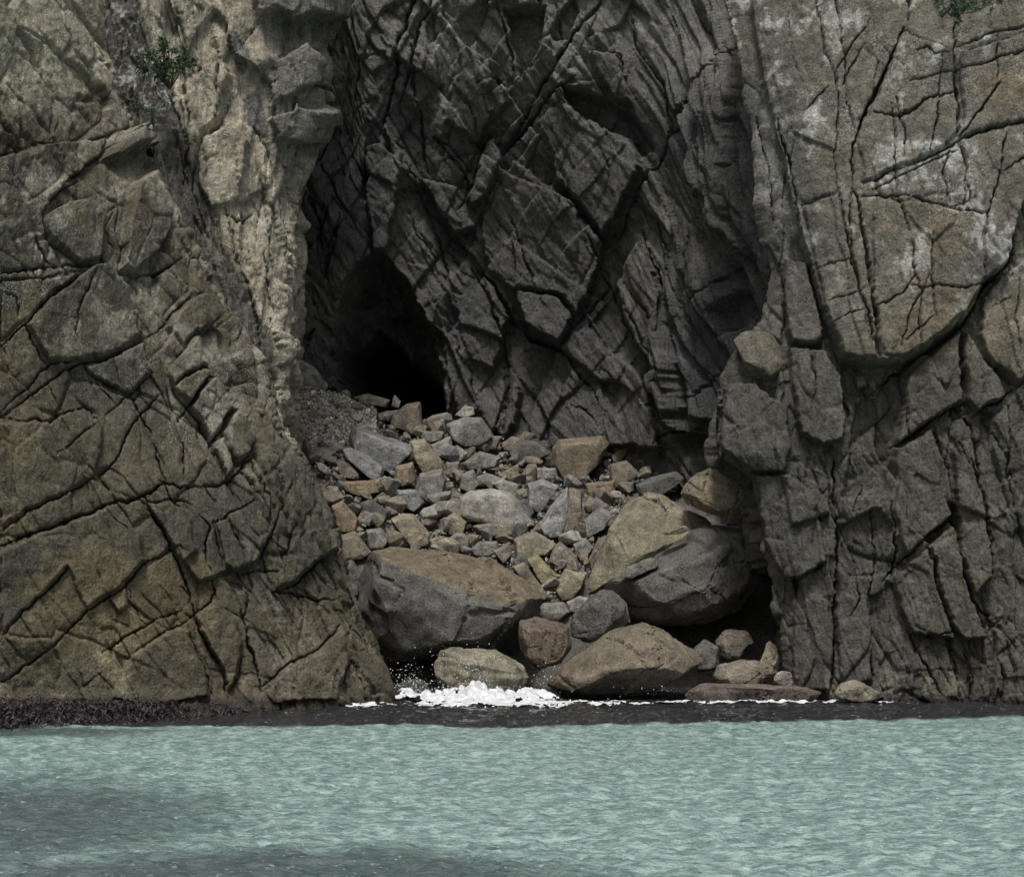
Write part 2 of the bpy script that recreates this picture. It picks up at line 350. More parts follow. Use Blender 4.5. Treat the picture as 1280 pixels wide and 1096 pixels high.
CR_RIGHT = [
 (2.6, .35, [(1020,-20),(1026,50),(1030,75),(1042,110),(1043,150),(1042,200),(1045,245)]), (2.6, .35, [(1043,-20),(1050,50),(1055,95),(1055,140),(1062,170)]),
 (5, .8, [(1126,45),(1110,80),(1095,115),(1075,155),(1065,180),(1062,195),(1062,245)]), (6, .8, [(1128,-20),(1130,35)]),
 (4, .6, [(1188,15),(1188,80),(1191,140),(1192,185),(1198,210),(1205,270)]), (3, .45, [(1192,185),(1215,150),(1240,115)]),
 (2.6, .4, [(1190,66),(1236,52),(1290,44)]), (2.4, .35, [(1135,112),(1190,98),(1235,87),(1290,72)]), (3.6, .4, [(1088,152),(1120,155),(1150,135),(1188,127)]),
 (4.6, .45, [(1075,238),(1120,222),(1160,205),(1195,185),(1240,170),(1290,152)]), (3, .35, [(1085,246),(1140,222),(1188,198)]),
 (3, .45, [(1108,140),(1112,190),(1118,250),(1135,300)]), (3, .45, [(1116,130),(1125,185),(1128,215)]), (2, .3, [(1172,80),(1170,130),(1163,170),(1155,200)]),
 (2.6, .4, [(1138,73),(1155,70),(1165,78),(1188,73)]), (2, .3, [(1240,55),(1238,112)]), (3, .5, [(1250,175),(1243,215),(1230,260),(1226,300)]),
 (3, .45, [(1243,225),(1265,212),(1290,203)]), (3, .45, [(1070,255),(1095,255),(1105,258),(1125,252),(1140,258),(1175,270),(1227,275)]),
 (2.2, .3, [(1090,238),(1095,255)]), (2.2, .3, [(1182,195),(1172,225),(1178,272)]), (2.2, .3, [(1200,205),(1196,270)]), (2, .3, [(1212,255),(1182,268)]),
 (2.4, .35, [(1005,258),(1045,248)]), (3.4, .5, [(1046,245),(1052,270),(1058,300),(1066,345),(1075,375),(1086,410),(1096,455)]),
 (4.4, .7, [(1062,245),(1072,270),(1081,320),(1083,350),(1090,390),(1098,455)]), (2.4, .35, [(1090,390),(1125,370),(1140,350)]),
 (2, .3, [(1135,300),(1138,350),(1148,370),(1145,410),(1148,440)]), (2, .3, [(1160,300),(1158,330),(1160,375),(1165,400)]),
 (2.2, .3, [(1123,440),(1130,405),(1145,375),(1155,350)]), (2.6, .35, [(1135,363),(1160,363),(1195,368),(1215,360),(1250,345)]),
 (2.2, .3, [(1222,290),(1222,355)]), (2, .25, [(1022,342),(1060,328)]), (2, .25, [(1035,385),(1080,365)]), (2, .25, [(1038,410),(1078,393)]),
 (2, .25, [(1130,430),(1160,403)]), (6, .8, [(1268,290),(1258,330),(1228,358),(1208,402),(1172,432),(1132,462),(1102,480)]),
 (4, .6, [(1042,575),(1044,640),(1046,700),(1042,780),(1040,868)]), (3, .45, [(1100,728),(1130,700),(1160,672),(1188,652)]),
 (3.4, .5, [(1158,685),(1172,735),(1182,780),(1195,850),(1200,880)]), (5, .7, [(1183,575),(1187,640),(1195,680),(1210,740),(1225,780),(1235,802)]),
 (5.5, .7, [(1213,575),(1230,620),(1240,680),(1243,725)]), (2.6, .4, [(1135,790),(1160,840),(1175,868)]), (3.5, .5, [(1112,630),(1120,690),(1114,722)]),
 (3, .45, [(1258,570),(1270,640),(1290,700)]), (3, .45, [(1213,752),(1235,770),(1240,800)]), (2.4, .35, [(1236,790),(1255,770)]), (3, .45, [(1088,815),(1090,845),(1085,858)]),
 (4.4, .65, [(1202,408),(1203,470),(1205,520),(1215,530),(1226,600)]), (4, .6, [(1222,425),(1240,460),(1265,485),(1274,478)]),
 (2.8, .4, [(1115,560),(1160,530),(1202,502)]), (3.4, .5, [(1218,520),(1250,500),(1290,470)]), (2.8, .4, [(1228,518),(1250,560),(1272,605)]),
 (3.4, .5, [(1132,466),(1132,510),(1136,548)]), (2.6, .4, [(1170,530),(1180,580),(1186,605)]), (4, .6, [(1200,555),(1216,592)]),
 (4, .6, [(1258,325),(1264,348)]), (2.4, .35, [(1150,800),(1190,790)]), (2.6, .4, [(1200,800),(1215,850),(1212,875)]), (2.6, .4, [(1245,820),(1255,850),(1252,878)]),
 (3, .45, [(1090,650),(1095,700),(1085,745)]), (2.4, .35, [(1065,700),(1072,745),(1062,770)]), (2.6, .4, [(1255,500),(1262,560),(1258,600)]),
 (2.4, .35, [(1275,350),(1268,400),(1275,440)]), (2.4, .35, [(1240,385),(1260,376)]), (2.2, .3, [(975,330),(982,380),(978,425)]), (2.4, .35, [(1010,440),(1018,480),(1012,520)]),
 (3.4, .5, [(972,160),(985,205),(995,240),(1003,300)]), (2, .2, [(985,20),(990,75),(1000,120)]), (2.2, .3, [(945,150),(960,220),(968,290)]),
 (2, .25, [(1000,150),(1020,130),(1034,118)]), (2, .25, [(1080,60),(1062,90),(1050,120)]), (2.2, .3, [(1040,100),(1085,30)]), (2, .3, [(1060,250),(1064,320),(1072,360)]),
]
SL_RIGHT = [
 (.95, .1, .05, 4, .55, 'rock_overhang', [(936,-60),(945,60),(968,165),(1003,300),(1035,420),(1052,455),(1097,460),(1130,457),(1170,427),(1206,396),(1222,358),(1252,335),(1262,300),(1276,240),(1330,190),(1330,-60)]),
 (.42, .12, .02, 4, .7, 'rock_face', [(1066,185),(1097,118),(1126,50),(1186,72),(1190,180),(1160,202),(1076,236)]),
 (.48, .08, -.03, 4, .7, 'rock_face', [(1194,76),(1330,40),(1330,145),(1240,168),(1196,183)]),
 (.40, .1, .05, 3, .7, 'rock_face', [(1004,262),(1044,250),(1056,300),(1072,376),(1092,454),(1054,452),(1036,415)]),
 (.44, .1, -.05, 3, .7, 'rock_face', [(1088,258),(1140,262),(1225,278),(1222,352),(1200,395),(1168,424),(1128,452),(1102,452),(1088,380)]),
 (-.55, 0, 0, 16, .8, None, [(1072,505),(1100,482),(1132,466),(1118,555),(1108,615),(1058,618),(1068,560)]),
 (-.4, 0, 0, 14, .8, None, [(1048,660),(1100,640),(1112,660),(1100,715),(1062,720),(1045,700)]),
 (-.35, 0, 0, 8, .6, None, [(1054,458),(1128,458),(1100,490),(1060,490)]),
 (.55, .2, .2, 5, .5, 'rock_column', [(986,436),(1030,440),(1050,470),(1058,520),(1052,548),(1028,556),(1000,540),(990,490)]),
 (.5, .2, .1, 4, .5, 'rock_column', [(982,326),(1008,330),(1022,380),(1028,424),(1018,434),(990,430),(978,380)]),
 (.65, .2, .2, 5, .5, 'rock_column', [(943,594),(985,592),(1020,630),(1030,700),(1005,722),(980,722),(966,705),(955,650)]),
 (.5, .1, .2, 5, .5, 'rock_column', [(905,478),(945,478),(982,510),(985,560),(978,590),(945,588),(900,560)]),
 (.4, .1, .1, 5, .5, 'rock_column', [(1000,725),(1030,702),(1040,790),(1038,860),(992,862),(990,770)]),
 (.4, .1, .1, 5, .5, 'rock_column', [(1046,710),(1078,730),(1090,800),(1086,850),(1050,864),(1044,800)]),
 (.55, .1, .1, 5, .5, 'rock_face', [(1116,721),(1158,687),(1174,750),(1190,800),(1138,792),(1122,755)]),
 (.5, .2, .1, 5, .5, 'rock_face', [(1140,470),(1200,412),(1202,500),(1160,528),(1120,555)]),
 (.45, .2, .1, 5, .5, 'rock_face', [(1120,562),(1165,535),(1183,600),(1186,648),(1130,698),(1114,640)]),
 (.6, .1, .1, 5, .5, 'rock_face', [(1162,682),(1190,656),(1208,740),(1232,800),(1200,800),(1184,778)]),
 (.55, .1, .1, 5, .5, 'rock_face', [(1188,560),(1212,580),(1238,680),(1240,722),(1214,750),(1196,680)]),
 (.5, .1, .1, 5, .5, 'rock_face', [(1206,412),(1220,428),(1238,462),(1252,498),(1220,516),(1208,500)]),
 (.4, .1, .1, 5, .5, 'rock_face', [(1228,370),(1256,340),(1330,300),(1330,440),(1266,480),(1242,458),(1224,422)]),
]
CR_BACK = [
 (7, 1.2, [(522,-20),(505,50),(495,90),(485,130),(476,170)]), (5, .8, [(547,-20),(520,55),(507,110),(495,145)]), (6, 1., [(515,60),(518,120),(528,170),(532,215)]),
 (3, .5, [(440,125),(450,155),(456,175)]), (3.4, .6, [(420,160),(405,195),(385,215),(372,235)]), (3.4, .6, [(398,80),(394,105),(408,128)]), (3.4, .6, [(337,148),(345,105),(352,70)]),
 (3, .5, [(610,180),(590,222),(570,262)]), (4, .7, [(540,165),(565,180),(590,215)]), (3, .5, [(548,172),(575,205),(592,238)]), (3, .5, [(606,60),(615,95),(637,120),(640,135)]),
 (3, .5, [(573,120),(590,140),(600,180)]), (8, 1.1, [(752,0),(715,60),(690,95),(660,140),(630,189)]), (9, 1.3, [(722,100),(690,122),(665,150),(632,192)]),
 (7, 1.1, [(596,338),(620,366),(640,400),(668,427),(702,438)]), (5, .8, [(588,335),(615,390),(630,420),(636,460),(626,540)]),
 (3.6, .6, [(640,268),(655,320),(666,362)]), (3.6, .6, [(704,436),(730,400),(750,370),(766,325)]), (6, .9, [(864,123),(845,165),(825,200),(805,225),(785,268),(765,315)]),
 (5, .8, [(962,0),(930,41),(894,79),(864,123)]), (6, .9, [(926,65),(932,150),(935,220),(930,300)]), (5, .8, [(877,130),(885,180),(905,230),(916,295)]),
 (3.6, .6, [(855,190),(870,215),(885,250)]), (3.6, .6, [(845,215),(865,240),(876,278)]), (4.4, .7, [(800,275),(815,330),(840,390),(856,440)]), (4.4, .7, [(735,290),(762,365),(800,432),(826,485),(852,545)]),
 (3.6, .6, [(820,270),(835,330),(855,380),(872,450)]), (3.6, .6, [(860,290),(864,360),(868,420)]), (4, .6, [(780,350),(810,395),(835,440),(850,500)]), (3.4, .5, [(770,360),(800,410),(822,470)]),
 (5, .8, [(952,288),(919,329),(880,376)]), (5, .8, [(891,466),(853,515),(820,554)]), (4, .6, [(790,20),(795,60),(812,85)]), (4, .6, [(812,85),(830,110),(838,150),(835,190)]),
 (4, .6, [(745,68),(775,68),(785,132)]), (3.4, .5, [(560,390),(575,440),(588,470)]), (3.4, .5, [(590,455),(594,490),(602,515)]), (3, .5, [(705,440),(735,480),(760,520)]),
 (3, .5, [(700,500),(730,510),(755,540)]), (3, .5, [(560,300),(575,340),(590,350)]), (4, .7, [(540,270),(555,310),(560,350),(572,380)]), (3, .5, [(230,60),(236,150),(230,240)]),
 (2.6, .4, [(271,60),(272,130),(265,160),(260,172)]), (2.6, .4, [(258,115),(265,135)]), (2.6, .4, [(250,172),(270,160),(290,120)]), (3.4, .6, [(205,100),(222,150),(232,185),(236,230)]),
 (3, .5, [(215,10),(228,20)]), (2.6, .4, [(310,155),(330,180),(342,230)]), (2.6, .4, [(245,190),(240,240),(252,270),(262,300)]), (3, .5, [(280,265),(300,275),(318,262)]),
 (3, .5, [(290,280),(300,330),(318,380),(325,430)]), (2.6, .4, [(330,300),(335,350),(345,400)]), (2.6, .4, [(352,250),(356,330),(352,410)]), (2.6, .4, [(320,30),(300,60),(290,42)]),
 (3, .5, [(345,195),(360,220),(365,260)]), (3, .5, [(400,200),(420,240),(440,270),(455,300)]), (3.4, .6, [(385,240),(400,280),(405,320)]), (3, .5, [(415,250),(400,290),(395,330)]),
 (3.4, .6, [(430,270),(412,310),(405,350)]), (3, .5, [(500,240),(520,290),(545,320),(552,350)]), (3, .5, [(505,200),(530,260),(550,290)]), (4, .7, [(682,10),(676,50),(652,95),(640,120)]),
 (4, .7, [(622,0),(630,40),(640,85),(645,120)]), (3, .5, [(694,0),(702,45),(708,60)]), (3, .5, [(655,100),(668,70),(690,40)]),
]
CAVE = [(466,322),(484,324),(505,345),(524,375),(540,410),(552,450),(558,525),(430,500),(421,470),(414,432),(420,395),(434,350),(452,328)]
HOLE = [(470,402),(488,415),(505,430),(524,450),(548,472),(557,530),(430,510),(422,468),(424,440),(445,425)]
SL_BACK = [
 (.35, .3, -.3, 4, .3, 'rock_slab', [(338,142),(348,78),(385,56),(398,80),(394,104),(372,115),(352,120)]),
 (.6, .2, -.3, 4, .4, 'rock_block', [(336,148),(400,128),(408,150),(408,166),(376,180),(345,176)]),
 (.9, .1, -.3, 5, .4, 'rock_slab', [(312,-60),(424,-60),(420,0),(410,24),(366,30),(340,20),(322,28)]),
 (.2, .5, 0, 5, .4, 'rock_slab', [(448,80),(486,75),(480,128),(470,155),(452,150),(442,112)]),
 (.8, .2, .2, 5, .5, 'rock_slab', [(460,185),(478,178),(500,205),(494,270),(486,318),(470,320),(458,260)]),
 (.5, -.5, -.2, 5, .5, 'rock_slab', [(480,152),(504,188),(500,230),(492,200)]),
 (.75, .5, -.3, 6, .4, 'rock_slab', [(573,55),(622,82),(611,129),(618,148),(600,178),(558,153),(560,115),(576,96)]),
 (.6, .8, -.3, 4, .4, 'rock_slab', [(604,130),(634,104),(639,128),(622,150),(610,146)]),
 (.7, .6, 0, 5, .5, 'rock_slab', [(612,180),(622,172),(630,200),(606,246),(588,258),(582,246)]),
 (-1.3, 0, .5, 6, .4, None, [(632,10),(682,8),(675,50),(650,95),(640,60)]),
 (-1.2, 0, 0, 8, .4, None, [(705,110),(740,120),(790,145),(815,185),(800,196),(770,168),(720,142)]),
 (.7, .7, .3, 6, .5, 'rock_slab', [(672,152),(705,128),(735,148),(790,178),(804,214),(776,264),(758,298),(722,250),(700,226),(690,190)]),
 (.9, .4, -.2, 4, .4, 'rock_slab', [(743,70),(775,70),(786,132),(765,126),(746,92)]),
 (.5, .3, .3, 7, .5, 'rock_slab', [(602,272),(640,200),(690,232),(758,302),(745,350),(722,400),(705,374),(660,360),(638,364),(610,340)]),
 (.75, .3, .7, 5, .5, 'rock_slab', [(638,366),(660,364),(704,377),(719,405),(704,434),(666,414),(642,378)]),
 (-.6, .4, 0, 6, .5, None, [(640,384),(665,422),(703,440),(680,490),(650,540),(632,540),(630,424)]),
 (.5, .4, .2, 5, .5, 'rock_slab', [(568,364),(590,380),(618,402),(628,440),(618,460),(590,450),(575,420)]),
 (.6, .3, .1, 5, .5, 'rock_slab', [(556,400),(574,440),(590,470),(602,514),(572,522),(558,470)]),
 (.8, .6, 0, 4, .5, 'rock_slab', [(640,478),(648,484),(645,526),(630,552),(620,538)]),
 (1.1, .6, .1, 6, .6, 'rock_slab', [(768,350),(800,300),(832,380),(848,450),(856,540),(830,500),(800,440)]),
 (.6, .6, .1, 6, .6, 'rock_slab', [(880,180),(926,80),(932,160),(934,230),(928,300),(912,270)]),
 (.5, .5, .1, 6, .6, 'rock_slab', [(640,560),(690,445),(735,410),(800,470),(830,560)]),
 (-.9, 0, 0, 6, .4, None, [(898,388),(918,362),(942,378),(926,412),(900,418)]),
 (-.9, 0, 0, 6, .4, None, [(850,545),(868,522),(898,530),(888,565),(858,575)]),
 (.5, .7, .2, 5, .5, 'rock_slab', [(372,375),(388,360),(410,430),(424,490),(400,492),(372,440)]),
 (.4, .5, -.2, 6, .5, 'rock_slab', [(226,120),(270,60),(284,95),(272,150),(250,172),(240,230),(232,180)]),
 (.5, .4, -.2, 6, .5, 'rock_slab', [(252,175),(290,155),(308,180),(300,250),(262,262),(246,220)]),
]

# ------------------------------------------------------------------ left cliff: a buttress nearer the sea
def frame_edge(t, y): return lerp_tab(y, t)
SIL_L = [(-120,110),(0,122),(60,130),(130,148),(185,170),(260,212),(330,250),(400,284),(450,312),(500,327),(540,342),(600,377),(650,413),(700,438),(750,453),(800,465),(850,480),(880,487),(930,490)]
def build_left():
    st = 1.42
    py = np.arange(935, -95, -st); k = (HY - py) / FP
    z = (CAMH + 60.8 * k) / (1 - 0.2 * k)
    t1 = np.linspace(0, 1, 385); d2 = np.concatenate([np.linspace(.05, 2, 34), np.linspace(2.2, 12, 26)])
    sx = frame_edge(SIL_L, py)
    Ys = 60.8 + .2 * z; YL = 50.6 + .2 * z
    Xs = (sx - 640) * Ys / FP; XL = -690 * YL / FP
    X = XL[:, None] + (Xs - XL)[:, None] * t1; Y = YL[:, None] + (Ys - 1.3 - YL)[:, None] * t1 + 1.3 * t1 ** 9
    sl_ = (sx - 640)[:, None] / FP - 0.09
    X = np.concatenate([X, Xs[:, None] + sl_ * d2], 1); Y = np.concatenate([Y, Ys[:, None] + d2 + 0 * sl_], 1)
    B = np.stack([X, Y, np.repeat(z[:, None], X.shape[1], 1)], -1)
    px, py_ = proj(B); px = px - np.concatenate([t1 * 0, d2 * 26])[None] * 0 ; n = base_normals(B)
    sk = np.concatenate([t1 * 0, d2])[None] + 0 * px
    u = px + sk * 38                                  # unrolled coordinate round the corner
    wx = px + 2.6 * fbm(px / 16, py_ / 16, oct=2, seed=3) + 4 * fbm(px / 60, py_ / 60, oct=2, seed=5)
    wy = py_ + 2.6 * fbm(px / 16 + 9, py_ / 16, oct=2, seed=4) + 4 * fbm(px / 60, py_ / 60 + 5, oct=2, seed=6)
    wx = wx + 1.1 * vn(px / 4.5, py_ / 4.5, seed=7); wy = wy + 1.1 * vn(px / 4.5, py_ / 4.5, seed=8)
    right = sm(200, 300, px - (py_ - 500) * .25)
    h = .55 * fbm(u / 190, py_ / 190, oct=3, seed=11)
    f1, e1, r1 = facets(u, py_, 62, 120, 64, 21); h += .20 * f1
    f2, e2, r2 = facets(u, py_, 60, 95, 24, 22, warp=.12); h += (.06 + .15 * right) * f2
    f3, e3, r3 = facets(u, py_, 63, 50, 10, 23, warp=.1); h += (.025 + .09 * right) * f3
    mk = sm(-.1, .35, fbm(u / 80, py_ / 80, oct=2, seed=31))
    h -= .16 * mk * np.exp(-(e2 / 1.2) ** 2) + .10 * np.exp(-(e1 / 1.3) ** 2) + .07 * right * np.exp(-(e3 / 1.0) ** 2)
    ids = np.zeros(px.shape, int); tags = []
    h, ids, tags = slabs(h, ids, wx, wy, SL_LEFT, 1)
    ids[sk > 0] = 0
    h = .5 * h + .5 * blur(h, 1)
    h = carve(h, wx, wy, CR_LEFT, .9, .52)
    h += .07 * fbm(u / 24, py_ / 24, oct=5, seed=40, gain=.62) + .05 * ridged(u / 10, py_ / 16, oct=4, seed=41)
    # rough broken shelf at the water's edge
    toe = sm(858, 900, py_) * (1 - sm(250, 420, px))
    h += toe * (.55 + .3 * fbm(px / 14, py_ / 9, oct=3, seed=43))
    P = B + relief_dir(n) * h[..., None]
    c = np.zeros(px.shape + (3,)); c[:] = (.110, .100, .076)
    big = fbm(u / 140, py_ / 120, oct=4, seed=51); med = fbm(u / 30, py_ / 34, oct=4, seed=52)
    c = mixc(c, (.074, .072, .06), sm(-.1, .4, big) * .8)
    c = mixc(c, (.165, .142, .088), sm(.05, .45, fbm(u / 110, py_ / 150, oct=3, seed=53)) * .8 * sm(250, 700, py_ + 100))
    fin = fbm(u / 7, py_ / 8, oct=3, seed=56)
    c = mixc(c, (.27, .26, .235), sm(.08, .3, .7 * med + .45 * fin) * (1 - sm(330, 560, py_ - .35 * (px - 100))) * .75)
    c = mixc(c, (.44, .42, .35), sm(150, 95, py_ + .1 * px + 40 * med + 45 * fin) * .8)
    c = mixc(c, (.30, .275, .18), sm(.15, .5, med + .2 * big) * sm(770, 850, py_) * .7)          # barnacles above the tide
    c = mixc(c, (.28, .27, .25), np.clip(r2[3] * 2 - 1, 0, 1) * right * .45)
    c = mixc(c, (.25, .24, .215), (1 - sm(-14, 10, sdf(wx, wy, [(200,405),(240,375),(270,395),(318,560),(288,600),(262,560),(214,525),(205,480)]))) * sm(-.35, .2, med) * .8)
    c = mixc(c, (.24, .23, .205), (1 - sm(-10, 10, sdf(wx, wy, [(52,270),(130,175),(170,165),(210,290),(170,340),(95,330)]))) * sm(-.3, .25, med) * .7)
    c = mixc(c, (.035, .026, .03), sm(862, 886, py_ + 10 * med) * (1 - sm(300, 380, px)))
    c = mixc(c, (.04, .035, .03), sm(868, 880, py_ + 5 * med))
    c *= (1 + .28 * med + .12 * (r1[3] - .5))[..., None] * np.array((1.0, .97, .88))
    wet = sm(850, 880, py_ + 12 * med) * .8
    fl = .12 + .55 * sm(.0, .4, fbm(u / 60, py_ / 60, oct=3, seed=54) + .25 * right - .1) * sm(620, 420, py_ - .3 * px) + .5 * sm(.0, .4, med) * sm(770, 850, py_) * (py_ < 872)
    c = np.concatenate([c, fl[..., None]], 2)
    return sheet('cliff_left', P, c, wet, ids, tags, M_ROCK, 'blocky olive brown cliff with crossing joints and a seaweed foot', flip=False)

SIL_R = [(-120,880),(0,905),(75,924),(180,946),(280,956),(340,962),(400,948),(440,915),(470,900),(520,892),(570,896),(600,938),(680,954),(760,972),(800,982),(870,990),(930,992)]
def build_right():
    st = 1.42
    py = np.arange(925, -95, -st); k = (HY - py) / FP
    z = (CAMH + 62.5 * k) / (1 - 0.12 * k)
    t1 = np.linspace(1, 0, 320); d2 = np.concatenate([np.linspace(12, 2.2, 26), np.linspace(2, .05, 34)])
    sx = frame_edge(SIL_R, py)
    Ys = 62.6 + .12 * z; YR = 59.6 + .12 * z
    Xs = (sx - 640) * Ys / FP; XR = 720 * YR / FP
    X = XR[:, None] + (Xs - XR)[:, None] * t1; Y = YR[:, None] + (Ys - .8 - YR)[:, None] * t1 + .8 * t1 ** 8
    sl_ = (sx - 640)[:, None] / FP + 0.10
    X = np.concatenate([Xs[:, None] + sl_ * d2, X], 1); Y = np.concatenate([Ys[:, None] + d2 + 0 * sl_, Y], 1)
    B = np.stack([X, Y, np.repeat(z[:, None], X.shape[1], 1)], -1)
    px, py_ = proj(B); n = base_normals(B)
    sk = np.concatenate([d2, t1 * 0])[None] + 0 * px
    u = px - sk * 38
    wx = px + 2.4 * fbm(px / 16, py_ / 16, oct=2, seed=103) + 4 * fbm(px / 60, py_ / 60, oct=2, seed=105)
    wy = py_ + 2.4 * fbm(px / 16 + 9, py_ / 16, oct=2, seed=104) + 4 * fbm(px / 60, py_ / 60 + 5, oct=2, seed=106)
    wx = wx + 1.1 * vn(px / 4.5, py_ / 4.5, seed=107); wy = wy + 1.1 * vn(px / 4.5, py_ / 4.5, seed=108)
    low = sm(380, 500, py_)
    h = .45 * fbm(u / 170, py_ / 220, oct=3, seed=111)
    f1, e1, r1 = facets(u, py_, 80, 170, 62, 121); h += (.16 + .3 * low) * f1
    f2, e2, r2 = facets(u, py_, 78, 80, 26, 122); h += (.06 + .15 * low) * f2
    f3, e3, r3 = facets(u, py_, 76, 44, 11, 123); h += (.03 + .05 * low) * f3
    f4, e4, r4 = facets(u, py_, -18, 60, 20, 124); h += .04 * f4
    mk = sm(-.05, .4, fbm(u / 80, py_ / 80, oct=2, seed=131))
    h -= .13 * mk * np.exp(-(e2 / 1.1) ** 2) + .12 * low * np.exp(-(e1 / 1.3) ** 2) + .06 * low * np.exp(-(e3 / 1.) ** 2)
    ids = np.zeros(px.shape, int)
    h, ids, tags = slabs(h, ids, wx, wy, SL_RIGHT, 1)
    ids[sk > 0] = 0
    h = .5 * h + .5 * blur(h, 1)
    h = carve(h, wx, wy, CR_RIGHT, .8, .44)
    h += .065 * fbm(u / 24, py_ / 30, oct=5, seed=140, gain=.62) + .06 * ridged(u / 9, py_ / 26, oct=4, seed=141)
    P = B + relief_dir(n) * h[..., None]
    c = np.zeros(px.shape + (3,)); c[:] = (.178, .166, .14)
    big = fbm(u / 120, py_ / 140, oct=4, seed=151); med = fbm(u / 26, py_ / 34, oct=4, seed=152)
    c = mixc(c, (.115, .112, .105), sm(-.1, .4, big) * .8)
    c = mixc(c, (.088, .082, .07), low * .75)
    c = mixc(c, (.20, .165, .115), sm(.0, .4, fbm(u / 90, py_ / 60, oct=3, seed=153)) * .6 * (1 - low) * sm(1050, 1120, px))
    fin = fbm(u / 7, py_ / 8, oct=3, seed=156)
    c = mixc(c, (.44, .44, .425), sm(.12, .34, .7 * med + .35 * big + .42 * fin) * (1 - sm(280, 460, py_)) * .8)
    c = mixc(c, (.09, .088, .082), sm(1004, 960, px - .22 * (py_ - 100)) * sm(60, 140, py_) * .6)
    c = mixc(c, (.24, .225, .16), sm(.1, .45, med) * sm(835, 868, py_) * .6)
    c = mixc(c, (.03, .026, .026), sm(866, 876, py_ + 4 * med))
    c *= (1 + .26 * med + .12 * (r1[3] - .5))[..., None] * np.array((1.0, .985, .945))
    fl = .1 + .75 * sm(-.05, .4, fbm(u / 70, py_ / 80, oct=3, seed=154)) * sm(430, 280, py_) * sm(-5, 40, px - 990 - .1 * py_ + 20) + .4 * sm(.0, .4, med) * sm(820, 860, py_)
    c = np.concatenate([c, fl[..., None]], 2)
    return sheet('cliff_right', P, c, sm(845, 872, py_ + 8 * med) * .8, ids, tags, M_ROCK, 'tall jointed grey cliff with an overhanging block and columns at its foot')

